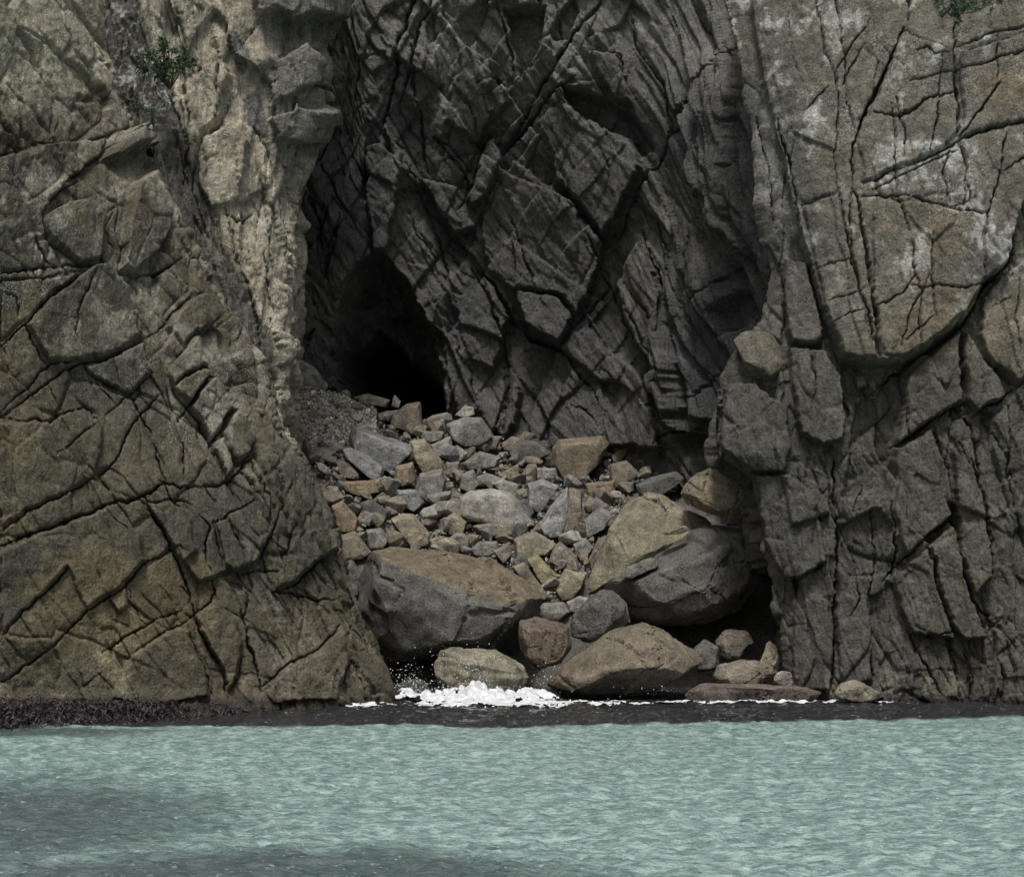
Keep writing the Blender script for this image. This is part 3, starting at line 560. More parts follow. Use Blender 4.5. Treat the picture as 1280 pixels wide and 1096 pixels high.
PLAN = [(40,63.5),(120,65),(215,66.5),(300,67.8),(340,68.6),(354,69.4),(358,70.6),(354,79.5),(364,81.2),(400,81.6),(430,81.7),(520,82),(640,82),(760,80.5),(830,78),(880,75),(930,71),(1000,66.5),(1060,64)]
def build_back():
    kx = np.array([(p - 640) * q / FP for p, q in PLAN]); ky = np.array([q for p, q in PLAN]); kp = np.array([p for p, q in PLAN], float)
    kl = np.concatenate([[0], np.cumsum(np.hypot(np.diff(kx), np.diff(ky)))]); tl = np.arange(0, kl[-1], .008)
    box = lambda a_: np.convolve(np.pad(a_, 40, mode='edge'), np.ones(81) / 81, 'valid')
    pf, Yf = box(np.interp(tl, kl, kp)), box(np.interp(tl, kl, ky)); pf[:1] -= 0
    Xf = (pf - 640) * Yf / FP; ds = np.hypot(np.gradient(Xf), np.gradient(Yf))
    den = np.maximum(np.abs(np.gradient(pf)) / 1.5, ds / .11); cum = np.cumsum(den); nc = int(cum[-1]); tcol = np.linspace(cum[0], cum[-1], nc)
    uf = np.cumsum(np.maximum(np.abs(np.gradient(pf)), ds * 26)); uf = uf - uf[np.argmin(np.abs(pf - 600))] + 600
    pc = np.interp(tcol, cum, pf); uu = np.interp(tcol, cum, uf); Yp = np.interp(tcol, cum, Yf)
    py = np.arange(680, -60, -1.54); k = (HY - py) / FP; z = CAMH + k * 79
    X = np.repeat(((pc - 640) * Yp / FP)[None], len(py), 0); Y = np.repeat(Yp[None], len(py), 0)
    X = X + 1.15 * sm(330, 140, py)[:, None] * (sm(240, 330, pc) * sm(470, 390, pc))[None]
    deep = np.clip((Y - 70) / 11, 0, 1)
    Y = Y - deep * 2.4 * sm(13, 29, z)[:, None] + .1 * (1 - deep) * (z[:, None] - 8)
    B = np.stack([X, Y, np.repeat(z[:, None], len(pc), 1)], -1)
    px, py_ = proj(B); n = base_normals(B); u = uu[None] + 0 * px
    wx = px + 3 * fbm(px / 18, py_ / 18, oct=2, seed=203) + 5 * fbm(px / 60, py_ / 60, oct=2, seed=205)
    wy = py_ + 3 * fbm(px / 18 + 9, py_ / 18, oct=2, seed=204) + 5 * fbm(px / 60, py_ / 60 + 5, oct=2, seed=206)
    pale = sm(380, 350, px - 30 * sm(330, 140, py_) + 10 * fbm(px / 30, py_ / 30, oct=2, seed=207) - 25 * sm(200, 0, py_))
    wx = wx + 1.3 * vn(px / 4.5, py_ / 4.5, seed=217); wy = wy + 1.3 * vn(px / 4.5, py_ / 4.5, seed=218)
    fins = sm(740, 830, px)
    mid = (1 - pale) * (1 - fins)
    h = .9 * fbm(px / 150, py_ / 170, oct=3, seed=211) * (1 - .5 * pale)
    def add(ang, su, sv, seed, amp):
        f, e, r = facets(u, py_, ang, su, sv, seed, warp=.13); return amp * f, e, r
    a, e1, r1 = add(55, 170, 62, 221, 1.0); h += a * mid * .95
    a, e2, r2 = add(117, 110, 34, 222, 1.0); h += a * mid * .45
    a, e3, r3 = add(52, 64, 12, 223, 1.0); h += a * mid * .17
    a, e4, r4 = add(50, 420, 60, 224, 1.0); h += a * fins * .75
    a, e5, r5 = add(53, 300, 26, 225, 1.0); h += a * fins * .36
    a, e6, r6 = add(50, 170, 12, 226, 1.0); h += a * fins * .14
    a, e7, r7 = add(86, 150, 34, 227, 1.0); h += a * pale * .4
    a, e8, r8 = add(82, 90, 14, 228, 1.0); h += a * pale * .24
    a, e9, r9 = add(78, 46, 7, 229, 1.0); h += a * pale * .1
    h -= mid * (.12 * np.exp(-(e1 / 1.3) ** 2) + .09 * np.exp(-(e2 / 1.1) ** 2) + .06 * np.exp(-(e3 / .9) ** 2)) + fins * (.16 * np.exp(-(e4 / 1.3) ** 2) + .1 * np.exp(-(e5 / 1.1) ** 2)) + pale * (.12 * np.exp(-(e8 / 1.) ** 2) + .05 * np.exp(-(e9 / .9) ** 2))
    ids = np.zeros(px.shape, int)
    h, ids, tags = slabs(h, ids, wx, wy, SL_BACK, 1)
    h = .5 * h + .5 * blur(h, 1)
    h = carve(h, wx, wy, CR_BACK, .62, .46)
    d = (u * math.cos(math.radians(-28)) + py_ * math.sin(math.radians(-28)))
    d2 = (-u * math.sin(math.radians(-28)) + py_ * math.cos(math.radians(-28)))
    h += .07 * fbm(u / 20, py_ / 26, oct=5, seed=240, gain=.62) + (.16 * ridged(d / 7, d2 / 45, oct=4, seed=241)) * (1 - pale) + .12 * ridged(u / 7, py_ / 30, oct=4, seed=242) * pale
    # the cave: a ragged mouth stepping back into a tunnel
    wx2 = wx + 5 * fbm(px / 22, py_ / 22, oct=3, seed=251); wy2 = wy + 5 * fbm(px / 22, py_ / 22 + 7, oct=3, seed=252)
    dc = sdf(wx2, wy2, CAVE); dh = sdf(wx2, wy2, HOLE)
    h -= 3.0 * (1 - sm(-34, 3, dc)) + 1.0 * (1 - sm(-4, 2, dc))
    P = B + relief_dir(n) * h[..., None]
    a = 1 - sm(-16, 2, dh)
    P[..., 1] += 17 * a; P[..., 0] += 3.5 * a * a
    cv = len(SL_BACK); ids[(dc < 0)] = cv + 1; tags = tags + ['cave']
    c = np.zeros(px.shape + (3,)); c[:] = (.106, .104, .097)
    big = fbm(px / 110, py_ / 130, oct=4, seed=261); med = fbm(px / 24, py_ / 30, oct=4, seed=262)
    c = mixc(c, (.074, .076, .079), sm(-.1, .35, big) * .8)
    c = mixc(c, (.16, .149, .122), sm(.05, .4, fbm(px / 70, py_ / 90, oct=3, seed=263)) * .7)
    c = mixc(c, (.23, .222, .2), sm(260, 0, py_ + 40 * big) * .7)
    c = mixc(c, (.45, .41, .32), pale * (.75 + .25 * sm(-.2, .3, med)))
    c = mixc(c, (.28, .26, .205), pale * sm(.05, .4, big + .3 * med) * .6)
    c = mixc(c, (.55, .51, .42), pale * sm(.1, .5, fbm(px / 40, py_ / 60, oct=3, seed=264)) * .7)
    c = mixc(c, (.16, .155, .15), pale * (1 - sm(-2, 2, sdf(wx, wy, [(276,46),(290,40),(313,70),(302,93),(290,80)]))))
    c = mixc(c, (.15, .145, .14), pale * (1 - sm(-2, 2, sdf(wx, wy, [(305,120),(320,110),(334,140),(330,172),(312,165)]))))
    c = mixc(c, (.185, .178, .158), pale * sm(328, 346, px + 8 * med) * sm(250, 175, py_ + 20 * med) * .9)
    # the dark wedge beside the buttress, with its white lichen streaks
    wedge = (1 - sm(-6, 6, sdf(wx, wy, [(95,-60),(170,-60),(188,60),(215,100),(232,170),(262,250),(300,340),(335,420),(345,480),(300,440),(200,250),(150,130)])))
    c = mixc(c, (.10, .095, .08), wedge * .9)
    lich = sm(.30, .42, ridged(px / 9 + py_ / 30, py_ / 11, oct=3, seed=270) - .42 + .25 * med) * wedge * sm(190, 110, py_) * sm(-10, 20, py_ + 30)
    c = mixc(c, (.62, .60, .55), lich * .8)
    quartz = sm(.62, .8, ridged((px + py_ * .32) / 13, py_ / 16, oct=3, seed=271)) * np.exp(-((px - (562 - (py_ - 20) * .12 + 6 * np.sin(py_ / 14))) / 9) ** 2) * sm(175, 140, py_)
    c = mixc(c, (.6, .58, .52), quartz * .8)
    c *= (1 + .28 * med)[..., None]
    wet = (1 - pale) * .25 * sm(-.1, .4, big)
    c = np.concatenate([c, (.06 + .2 * pale)[..., None]], 2)
    return sheet('cliff_back', P, c, wet, ids, tags, M_SLATE, 'dark folded slate cliff around a cave mouth, pale weathered rock at one side')

build_left(); build_right(); build_back()
cliffs = {o.name: o for o in COL.objects if o.name.startswith('cliff')}

# ------------------------------------------------------------------ the rubble slope under the cave
GP = [(60,-2.5),(64,-1.8),(66.5,-.5),(68.5,1.9),(70.5,4.5),(74,7.1),(78,9.3),(80.5,10.9),(83,11.3),(100,11.6)]
def ground_z(X, Y):
    px = 640 + FP * X / Y
    return lerp_tab(Y, GP) + 1.25 * sm(490, 385, px) * sm(73, 79, Y) - 1.45 * sm(530, 720, px) * sm(72, 80, Y) - .3
def build_ground():
    xs = np.linspace(-11, 13, 150); ys = np.concatenate([np.linspace(62, 82.5, 140), np.linspace(83, 99, 25)])
    X, Y = np.meshgrid(xs, ys); Z = ground_z(X, Y) - .38 + .16 * fbm(X * 1.2, Y * 1.2, oct=4, seed=301) + .12 * facets(X * 10, Y * 10, 20, 7, 5, 302)[0]
    P = np.stack([X, Y, Z], -1)
    c = np.zeros(X.shape + (3,)); c[:] = (.11, .103, .088); c *= (1 + .35 * fbm(X * 2, Y * 2, oct=3, seed=303))[..., None]
    idx = np.arange(X.size).reshape(X.shape)
    Q = np.stack([idx[:-1, :-1], idx[:-1, 1:], idx[1:, 1:], idx[1:, :-1]], -1).reshape(-1, 4)
    put('rubble_slope', np_mesh('rubble_slope', P.reshape(-1, 3), Q, c.reshape(-1, 3), np.zeros(X.size)), M_BOULDER, kind='structure', label='steep gravelly slope of broken rock below the cave', cat='slope')
build_ground()

def hit(px, py):
    """where a line of sight at this picture place meets the rubble slope"""
    Y = np.arange(65.5, 84, .05); X = (px - 640) * Y / FP; Z = CAMH + (HY - py) * Y / FP
    g = ground_z(X, Y) - Z; k = np.argmax(g > 0)
    return float(Y[k]) if g[k] > 0 else 81.0

# ------------------------------------------------------------------ boulders
PAL = {k: tuple(1.22 * c for c in v) for k, v in dict(grey=(.185,.18,.163), dark=(.10,.098,.09), olive=(.19,.176,.13), tan=(.235,.208,.15), ochre=(.205,.165,.108), brown=(.165,.142,.112),
           pale=(.28,.27,.242), blue=(.20,.203,.205), black=(.075,.073,.07), yellow=(.24,.215,.13), pink=(.205,.18,.155)).items()}
def rock_from_points(name, pts, seed, colr, seglen, amp, topc=None, toppoly=None, layers=None, wetz=None, bev=.03, chip=1.0):
    """hull of measured corner points, edges worn, surface broken into facets; returns mesh (origin at base) and base point"""
    bm = bmesh.new()
    for p in pts: bm.verts.new(p)
    r = bmesh.ops.convex_hull(bm, input=bm.verts)
    bmesh.ops.delete(bm, geom=list({e for e in r['geom_interior'] + r['geom_unused'] if isinstance(e, bmesh.types.BMVert)}), context='VERTS')
    loose = [v for v in bm.verts if not v.link_faces]
    if loose: bmesh.ops.delete(bm, geom=loose, context='VERTS')
    bmesh.ops.dissolve_limit(bm, angle_limit=math.radians(9), verts=bm.verts, edges=bm.edges)
    bmesh.ops.bevel(bm, geom=list(bm.edges), offset=bev, segments=1, affect='EDGES', profile=.5, clamp_overlap=True)
    bmesh.ops.triangulate(bm, faces=bm.faces)
    for _ in range(9):
        es = [e for e in bm.edges if e.calc_length() > seglen * 1.5]
        if not es or len(bm.verts) > 24000: break
        bmesh.ops.subdivide_edges(bm, edges=es, cuts=1)
        bmesh.ops.triangulate(bm, faces=[f for f in bm.faces if len(f.verts) > 3])
    bm.normal_update()
    V = np.array([v.co[:] for v in bm.verts]); N = np.array([v.normal[:] for v in bm.verts])
    F = np.array([[v.index for v in f.verts] for f in bm.faces]) if (bm.verts.index_update() or True) else None
    bm.free()
    sz = np.ptp(V, axis=0).max(); rs = np.random.RandomState(seed + 40); ctr = (V.max(0) + V.min(0)) / 2
    for _ in range(16):
        dn = rs.normal(size=3) * (1, 1, .9) + (0, -.75, .1); dn /= np.linalg.norm(dn)
        pr = (V - ctr) @ dn + sz * .012 * fbm(V[:, 0] / sz * 6, V[:, 1] / sz * 6, V[:, 2] / sz * 6, 3, seed)
        lim = pr.max() - sz * rs.uniform(.015, .07) * chip; V = V - dn * np.maximum(0, pr - lim)[:, None]
    q = V / (sz * .32) + seed * 3.7
    f1, e1, r1 = facets(q[:, 0] * 10 + q[:, 1] * 6, q[:, 2] * 10 - q[:, 1] * 5, 20 + seed * 37 % 60, 13, 8, 400 + seed)
    d = amp * (.55 * fbm(q[:, 0] * 1.6, q[:, 1] * 1.6, q[:, 2] * 1.6, 6, seed, .62) + .42 * f1 - .6 * np.exp(-(e1 / .22) ** 2) * (r1[3] > .35))
    if layers:
        t = layers; s = V[:, 2] * math.cos(t[0]) + V[:, 0] * math.sin(t[0]) + .18 * fbm(V[:, 0], V[:, 1], V[:, 2], 3, seed + 9)
        d += t[2] * (np.abs(((s / t[1]) % 1) - .5) * 2 - .5) * (.5 + .5 * fbm(V[:, 0] * .8, V[:, 1] * .8, V[:, 2] * 2, 2, seed + 3))
    V2 = V + N * d[:, None]
    c = np.tile(np.array(colr, float), (len(V), 1))
    m = fbm(q[:, 0] * 1.1, q[:, 1] * 1.1, q[:, 2] * 1.1, 4, seed + 77); m2 = fbm(q[:, 0] * 4, q[:, 1] * 4, q[:, 2] * 4, 3, seed + 78)
    c = mixc(c, (.12, .108, .09), sm(.05, .5, m) * .55); c = mixc(c, np.array(colr) * 1.35, sm(.1, .5, -m) * .6)
    if toppoly is not None:
        X, Y = proj(V); k = (1 - sm(-3, 2, sdf(X + 4 * m2, Y + 4 * m, toppoly))) * (N[:, 1] < .2)
        c = mixc(c, topc, k * .9)
    c *= (1 + .3 * m2)[:, None]
    wet = np.zeros(len(V))
    if wetz: wet = sm(wetz, wetz - .7, V[:, 2] + .3 * m); c = mixc(c, c * .55, wet)
    b = np.array([V[:, 0].mean(), V[:, 1].mean(), V[:, 2].min()])
    me = np_mesh(name, V2 - b, F, c, wet, True)
    me.set_sharp_from_angle(angle=math.radians(22))
    return me, b

ROCKS = []; OUTL = []
def boulder(label, colr, pts, inner=(), Y=None, T=None, name='boulder', cat='boulder', amp=None, topc=None, toppoly=None, layers=None, lean=0.0, wetz=None, front=.35, fscale=.74, seg=None, chip=1.0):
    i = len(ROCKS); rnd = random.Random(1000 + i); OUTL.append(list(pts))
    xs = [p[0] for p in pts]; ys = [p[1] for p in pts]; cx, cy = sum(xs) / len(xs), sum(ys) / len(ys)
    if Y is None: Y = hit(cx, max(ys) - 2)
    wd, ht = (max(xs) - min(xs)) * Y / FP, (max(ys) - min(ys)) * Y / FP
    if T is None: T = .95 * min(wd, ht) + .12 * max(wd, ht)
    Yc = Y + T * front
    P = []
    for (x, y) in pts:
        tp = (cy - y) / (max(ys) - min(ys) + 1e-6)                       # top of the outline stands further back
        P.append(at(x, y, Yc + T * (.22 * tp + rnd.uniform(-.06, .06)) + lean * tp))
    if not inner:
        for (x, y) in pts:
            P.append(at(cx + (x - cx) * (fscale + rnd.uniform(-.08, .05)), cy + .07 * (max(ys) - min(ys)) + (y - cy) * (fscale + rnd.uniform(-.1, .03)), Yc - T * (front + rnd.uniform(-.05, .05)) + lean * (cy - y) / (max(ys) - min(ys))))
    for (x, y, dy) in inner: P.append(at(x, y, Yc + dy))
    for (x, y) in pts:
        P.append(at(cx + (x - cx) * .8, cy + (y - cy) * .72, Yc + T * (1 - front) * rnd.uniform(.85, 1.05)))
    big = max(wd, ht)
    me, b = rock_from_points(name, P, i + 1, colr if not isinstance(colr, str) else PAL[colr], seg or max(.075, big * .019), amp if amp is not None else .05 * big ** .8, topc, toppoly, layers, wetz, bev=.008 * big + .008, chip=chip)
    b[2] += 0
    o = put(name, me, M_BOULDER, label=label, cat=cat); o.location = b; ROCKS.append(o); return o

# the great boulders at the water
boulder('huge boulder with a flat rust brown top sloping to the sea', 'dark',
        [(434,726),(447,697),(466,688),(490,683),(530,685),(570,691),(612,700),(645,722),(686,745),(690,752),(676,764),(655,790),(640,812),(600,826),(545,836),(480,842),(462,820),(446,775)],
        inner=[(468,697,-1.6),(505,711,-2.1),(555,730,-2.4),(592,748,-2.5),(632,758,-2.2),(658,756,-1.7),(476,770,-2.3),(520,800,-2.3),(590,800,-2.4),(635,790,-2.1),(484,825,-1.6),(560,826,-1.8)],
        Y=65.5, T=4.6, amp=.26, topc=(.165, .132, .085), toppoly=[(458,694),(505,711),(555,730),(592,748),(632,758),(660,756),(695,752),(650,718),(612,695),(530,680),(480,680)], layers=(.35, .9, .10), wetz=1.2)
boulder('pale olive layered boulder with surf breaking against it', 'olive',
        [(541,832),(549,813),(585,808),(622,811),(650,823),(661,838),(658,854),(648,872),(600,878),(556,874),(544,856)], Y=62.6, T=2.2, amp=.12, layers=(.06, .34, .12), wetz=.8)
boulder('squarish dark red brown boulder wedged below the flat topped one', (.125,.095,.072),
        [(650,771),(670,769),(712,781),(716,806),(702,828),(674,838),(655,824),(648,800)], Y=64.5, T=1.8, amp=.1)
boulder('broad rounded brown boulder lying half in the surf', (.155,.13,.095),
        [(676,858),(700,832),(735,807),(760,790),(790,777),(815,775),(842,786),(866,810),(881,826),(880,836),(852,852),(815,874),(770,882),(700,880)],
        inner=[(735,828,-2.0),(790,805,-1.8),(840,815,-1.9),(868,832,-1.6),(800,850,-2.3),(720,858,-2.1),(850,845,-1.9)], Y=62.2, T=3.6, amp=.18, layers=(-.25, .8, .07), wetz=.8)
boulder('massive dark grey boulder with a bulging rounded front, right of the olive slab', (.105,.1,.09),
        [(752,735),(800,716),(832,698),(880,654),(930,660),(946,690),(954,722),(950,738),(922,766),(882,782),(862,785),(818,774),(775,776)],
        inner=[(800,738,-2.0),(850,712,-2.0),(905,690,-1.5),(926,700,-1.4),(880,745,-2.4),(835,755,-2.3),(915,745,-1.6)], Y=65.8, T=4.2, amp=.22, layers=(-.5, .8, .08))
boulder('large smooth olive tan slab leaning above the dark grey boulder', (.215,.195,.135),
        [(728,745),(744,702),(760,662),(782,620),(808,613),(830,622),(856,628),(885,646),(892,660),(864,690),(826,712),(790,727),(756,740)],
        inner=[(752,722,-1.3),(790,716,-1.4),(830,700,-1.3),(868,672,-.9)], Y=67.8, T=2.6, amp=.09)
boulder('angular brown boulder with pale veins perched on top of the olive slab', (.19,.155,.105),
        [(848,615),(858,602),(872,590),(902,577),(926,586),(946,614),(951,633),(936,656),(905,648),(872,637),(853,627)],
        inner=[(868,622,-.7),(908,640,-1.0),(935,628,-.7),(905,598,-.2)], Y=66.8, T=2.3, amp=.1)
boulder('dark jagged boulder left of the bulging one, above the surf boulder', (.10,.097,.09),
        [(712,776),(720,758),(739,742),(765,736),(785,752),(788,778),(768,792),(737,804),(714,796)], Y=65.2, T=2.2, amp=.12)
boulder('narrow wedge of grey rock lying on the olive slab', (.15,.145,.13), [(767,719),(776,710),(815,695),(831,702),(820,712),(788,725)], Y=66.0, T=.7, amp=.05, name='rock_wedge', cat='rock')
boulder('thin flake lifting from the olive slab face', (.2,.18,.12), [(822,666),(848,657),(864,655),(857,665),(843,671)], Y=66.6, T=.5, amp=.03, name='rock_flake', cat='rock')
boulder('upright pointed tan stone beside the right cliff foot', 'tan', [(946,834),(955,812),(963,795),(972,808),(976,822),(974,838),(958,852)], Y=63.4, T=.7)
boulder('flat brown boulder lying below the pointed tan stone', 'brown', [(888,852),(898,832),(930,822),(956,826),(966,838),(948,860),(910,862)], Y=63.0, T=1.3, wetz=.6)
boulder('small round pale boulder at the cliff foot', 'pale', [(966,854),(970,842),(980,836),(995,839),(1001,852),(985,860)], Y=62.4, T=.6)
boulder('long low reddish rock shelf at the waterline', (.15,.115,.1), [(846,876),(866,853),(900,850),(960,853),(1010,857),(1036,864),(1028,878),(940,884)], Y=61.0, T=2.4, amp=.1, wetz=.5)
boulder('small domed olive boulder at the waterline of the right cliff', 'olive', [(1038,872),(1050,853),(1068,848),(1090,856),(1108,870),(1080,882)], Y=60.2, T=1.1, wetz=.4)
boulder('shadowed brown block under the bulging grey boulder', 'brown', [(893,800),(905,786),(935,788),(944,806),(930,826),(902,828)], Y=65.6, T=1.2)
boulder('small dark stone in the hollow under the bulging boulder', 'dark', [(862,815),(880,798),(900,808),(898,836),(872,840)], Y=65.0, T=1.0)
boulder('square olive grey boulder perched on the rock column of the right cliff', (.105,.094,.072),
        [(916,425),(928,413),(955,411),(972,420),(986,446),(987,462),(966,478),(938,474),(932,462)], inner=[(934,456,-.7),(962,464,-.9),(978,452,-.6),(950,425,-.3)], Y=62.75, T=2.0, amp=.08)
boulder('low wet stone in the surf beside the left cliff', 'dark', [(488,868),(500,850),(525,846),(540,860),(535,876),(500,880)], Y=63.8, T=1.0, wetz=1.0)
# stones jammed in the cleft of the right cliff
for lab, cc, pp, yy in [('grey stone jammed under the overhang of the right cliff', (.12,.115,.1), [(1068,470),(1082,467),(1084,482),(1072,486)], 62.3), ('narrow stone jammed beside the overhang cleft', (.11,.105,.09), [(1086,470),(1096,473),(1095,488),(1087,486)], 62.3),
                        ('tan stone jammed in the cleft below the overhang', (.13,.12,.1), [(1042,628),(1056,626),(1058,644),(1044,646)], 62.2), ('long reddish stone wedged across the cleft of the right cliff', (.15,.125,.105), [(1062,632),(1104,617),(1106,622),(1084,644),(1066,648)], 62.0)]:
    boulder(lab, cc, pp, Y=yy, T=.6, name='wedged_stone', cat='stone')

# the rubble, stone by stone
RB = [
 ('long grey slab tilted down the rubble below the scree', 'blue', [(435,544),(440,531),(472,546),(512,555),(518,562),(505,574),(492,591),(478,588),(436,560)]),
 ('second long grey slab lying under the larger tilted slab', 'blue', [(427,560),(438,559),(462,570),(480,584),(480,592),(478,600),(469,603),(454,592),(428,565)]),
 ('flat brown slab beside the left cliff edge', 'pink', [(380,557),(416,559),(421,566),(408,577),(386,576)]),
 ('small brown block below the flat slab', 'brown', [(418,576),(436,575),(450,593),(440,599),(422,593)]),
 ('tan ochre block against the left cliff', 'ochre', [(414,632),(428,625),(448,648),(447,662),(426,667),(417,652)]),
 ('dark leaning prism under the tan ochre block', 'olive', [(424,669),(444,663),(465,690),(450,700),(426,700)]),
 ('upright tan slab with a dark side behind the rust topped boulder', 'tan', [(488,648),(503,641),(517,642),(538,667),(538,683),(514,684)]),
 ('broad grey block facing the sea below the tan blocks', 'grey', [(524,592),(553,584),(559,598),(554,620),(538,631),(519,616)]),
 ('orange brown block between the slabs', 'ochre', [(495,582),(516,577),(521,600),(502,610),(492,600)]),
 ('tan block leaning behind the grey block', 'tan', [(513,550),(531,548),(553,576),(556,588),(527,592),(515,568)]),
 ('pale pointed block in the upper rubble', 'pale', [(538,556),(563,545),(566,558),(555,570),(539,567)]),
 ('pale wedge beside the pointed block', 'pale', [(561,566),(571,556),(585,566),(577,576),(561,576)]),
 ('small cubic grey stone under the pale wedge', 'grey', [(557,578),(575,576),(574,592),(565,597),(557,592)]),
 ('big brown block at the lip of the cave', 'brown', [(490,520),(508,504),(526,502),(529,536),(512,541),(488,533)]),
 ('low grey stone beside the brown block at the cave lip', 'grey', [(528,538),(556,539),(554,549),(537,553),(526,549)]),
 ('wide cracked block at the foot of the back cliff', 'grey', [(557,530),(580,521),(602,522),(619,546),(602,557),(578,560),(560,546)]),
 ('small pale stone balanced on the wide cracked block', 'pale', [(568,519),(581,506),(593,508),(594,518),(582,522)]),
 ('tiny spire of rock on the cave lip', 'blue', [(489,508),(493,493),(501,502),(499,510)]),
 ('long flat rock lying along the cave sill', 'brown', [(440,496),(460,492),(488,500),(484,509),(450,504)]),
 ('pale grey pointed rock with an ochre base beside the cave', 'pale', [(363,460),(372,441),(396,457),(413,481),(408,489),(364,486)]),
 ('dark wedge between slabs in the left rubble', 'black', [(449,628),(464,623),(488,640),(484,652),(450,640)]),
 ('grey stone behind the rust topped boulder', 'grey', [(457,662),(476,659),(489,675),(480,686),(460,686)]),
 ('rounded blue grey stone above the tan slab', 'blue', [(495,612),(520,611),(532,628),(518,641),(496,629)]),
 ('flat ochre slab lying across the left rubble', 'ochre', [(426,602),(468,600),(475,615),(450,621),(427,612)]),
 ('flat blue grey stone right of the tan slab', 'blue', [(525,639),(545,628),(558,638),(549,647),(527,646)]),
 ('rounded olive stone touching the rust topped boulder', 'olive', [(537,674),(549,669),(564,681),(560,689),(538,687)]),
 ('large flat topped pale block in the middle of the rubble', 'pale', [(574,620),(588,613),(614,610),(640,616),(656,632),(673,658),(656,662),(636,654),(588,652),(571,642)]),
 ('flat olive block just under the large pale block', 'olive', [(589,657),(616,653),(642,654),(643,668),(624,674),(596,665)]),
 ('smooth grey stone low in the rubble', 'grey', [(586,687),(600,676),(622,676),(625,687),(612,696),(590,694)]),
 ('mottled stone leaning on the smooth grey one', 'pink', [(617,689),(636,676),(641,692),(629,705)]),
 ('broad olive grey block with a sloping top', 'olive', [(641,674),(656,666),(670,664),(697,680),(685,693),(644,699)]),
 ('pinkish angular block above the tan quadrilateral', 'pink', [(686,701),(690,686),(700,676),(721,694),(725,712),(708,711)]),
 ('flat sided tan quadrilateral block', 'tan', [(694,738),(699,722),(706,710),(732,718),(728,732),(717,748),(702,752)]),
 ('yellow green wedge stone with sharp edge', 'yellow', [(658,697),(672,693),(699,720),(692,733),(677,732)]),
 ('tall pale blue blade of rock with a sharp ridge', (.31,.31,.32), [(673,658),(688,632),(710,607),(716,638),(702,670),(680,671)]),
 ('dark brown face beside the pale blade', 'brown', [(711,608),(727,611),(729,644),(714,670),(702,668)]),
 ('mottled blue brown slab left of the pale blade', 'blue', [(659,604),(678,598),(699,606),(684,628),(674,643),(660,633)]),
 ('pale lichen spotted stone above the mottled slab', 'pale', [(659,594),(664,584),(696,585),(698,598),(664,600)]),
 ('small yellow stone beside the lichen spotted one', 'yellow', [(632,600),(631,588),(648,580),(651,600)]),
 ('large brown trapezoid block below the back cliff', (.2,.165,.115), [(690,560),(698,549),(753,544),(762,556),(750,580),(727,603),(701,602),(688,580)]),
 ('ochre block with flat face under the trapezoid', 'ochre', [(732,604),(769,600),(770,614),(753,623),(733,619)]),
 ('grey block with shadowed underside beside the olive slab', 'grey', [(728,650),(749,634),(766,640),(757,660),(731,674)]),
 ('small grey stone above the shadowed block', 'grey', [(734,633),(745,620),(762,632),(755,638),(737,640)]),
 ('dark brown block right of the trapezoid', 'brown', [(762,580),(783,575),(800,592),(773,611),(762,606)]),
 ('rounded pale rock at the end of the rubble under the back cliff', 'pale', [(773,565),(787,554),(814,561),(820,572),(798,576)]),
 ('dark mound of rock behind the perched boulder', 'dark', [(794,606),(814,596),(845,588),(857,598),(830,618),(798,619)]),
 ('brown block under the back cliff face', 'brown', [(593,558),(608,544),(629,545),(621,562),(596,562)]),
 ('wide low stone with dark base in the upper rubble', 'grey', [(577,579),(600,563),(627,571),(621,583),(582,588)]),
 ('pale brick shaped stone behind the large pale block', 'pale', [(613,603),(628,599),(649,605),(649,621),(626,615)]),
 ('low flat stone above the large pale block', 'grey', [(591,597),(608,591),(631,598),(620,605),(594,607)]),
 ('triangular grey stone over the squarish red brown boulder', 'grey', [(667,765),(680,753),(706,752),(716,764),(699,777),(667,772)]),
 ('small grey slab between the rust topped boulder and tan quadrilateral', 'olive', [(640,706),(655,700),(676,730),(690,748),(678,750),(655,728)]),
 ('narrow brown stone standing beside the olive slab', 'brown', [(735,700),(748,672),(758,668),(752,700),(740,718)]),
 ('tan stone tucked behind the upright tan slab', 'tan', [(556,648),(568,640),(584,652),(580,668),(560,668)]),
 ('grey stone filling the gap under the flat olive block', 'grey', [(556,676),(572,664),(588,670),(586,686),(566,690)]),
 ('dark stone leaning on the broad olive grey block', 'dark', [(640,700),(652,690),(668,700),(660,716),(646,714)]),
 ('angular grey rock beside the small cubic stone', 'grey', [(578,592),(592,586),(600,604),(588,616),(574,610)]),
 ('dark block below the mottled blue brown slab', 'dark', [(640,630),(656,622),(668,640),(660,654),(646,650)]),
 ('dark tilted slab under the back cliff between blocks', 'dark', [(630,560),(650,548),(672,552),(690,566),(664,580),(640,578)]),
 ('small brown block beside the cracked wide block', 'brown', [(624,556),(640,545),(656,548),(650,562),(632,566)]),
 ('grey stone at the base of the shadowed block', 'grey', [(716,680),(732,672),(742,684),(730,700),(718,696)]),
 ('dark block standing in the gap between the left cliff and rust topped boulder', 'dark', [(424,704),(440,698),(452,716),(448,745),(432,748)]),
 ('lower dark block in the gap beside the left cliff', 'black', [(440,752),(456,748),(468,775),(462,800),(446,792)]),
 ('flat grey stone near the yellow green wedge', 'pale', [(708,752),(724,744),(738,748),(730,764),(712,766)]),
]
for k, (lab, cc, pp) in enumerate(RB):
    boulder(lab, cc, pp, name='rubble_rock', cat='rock', front=.5, fscale=.84, amp=.035, chip=.3)

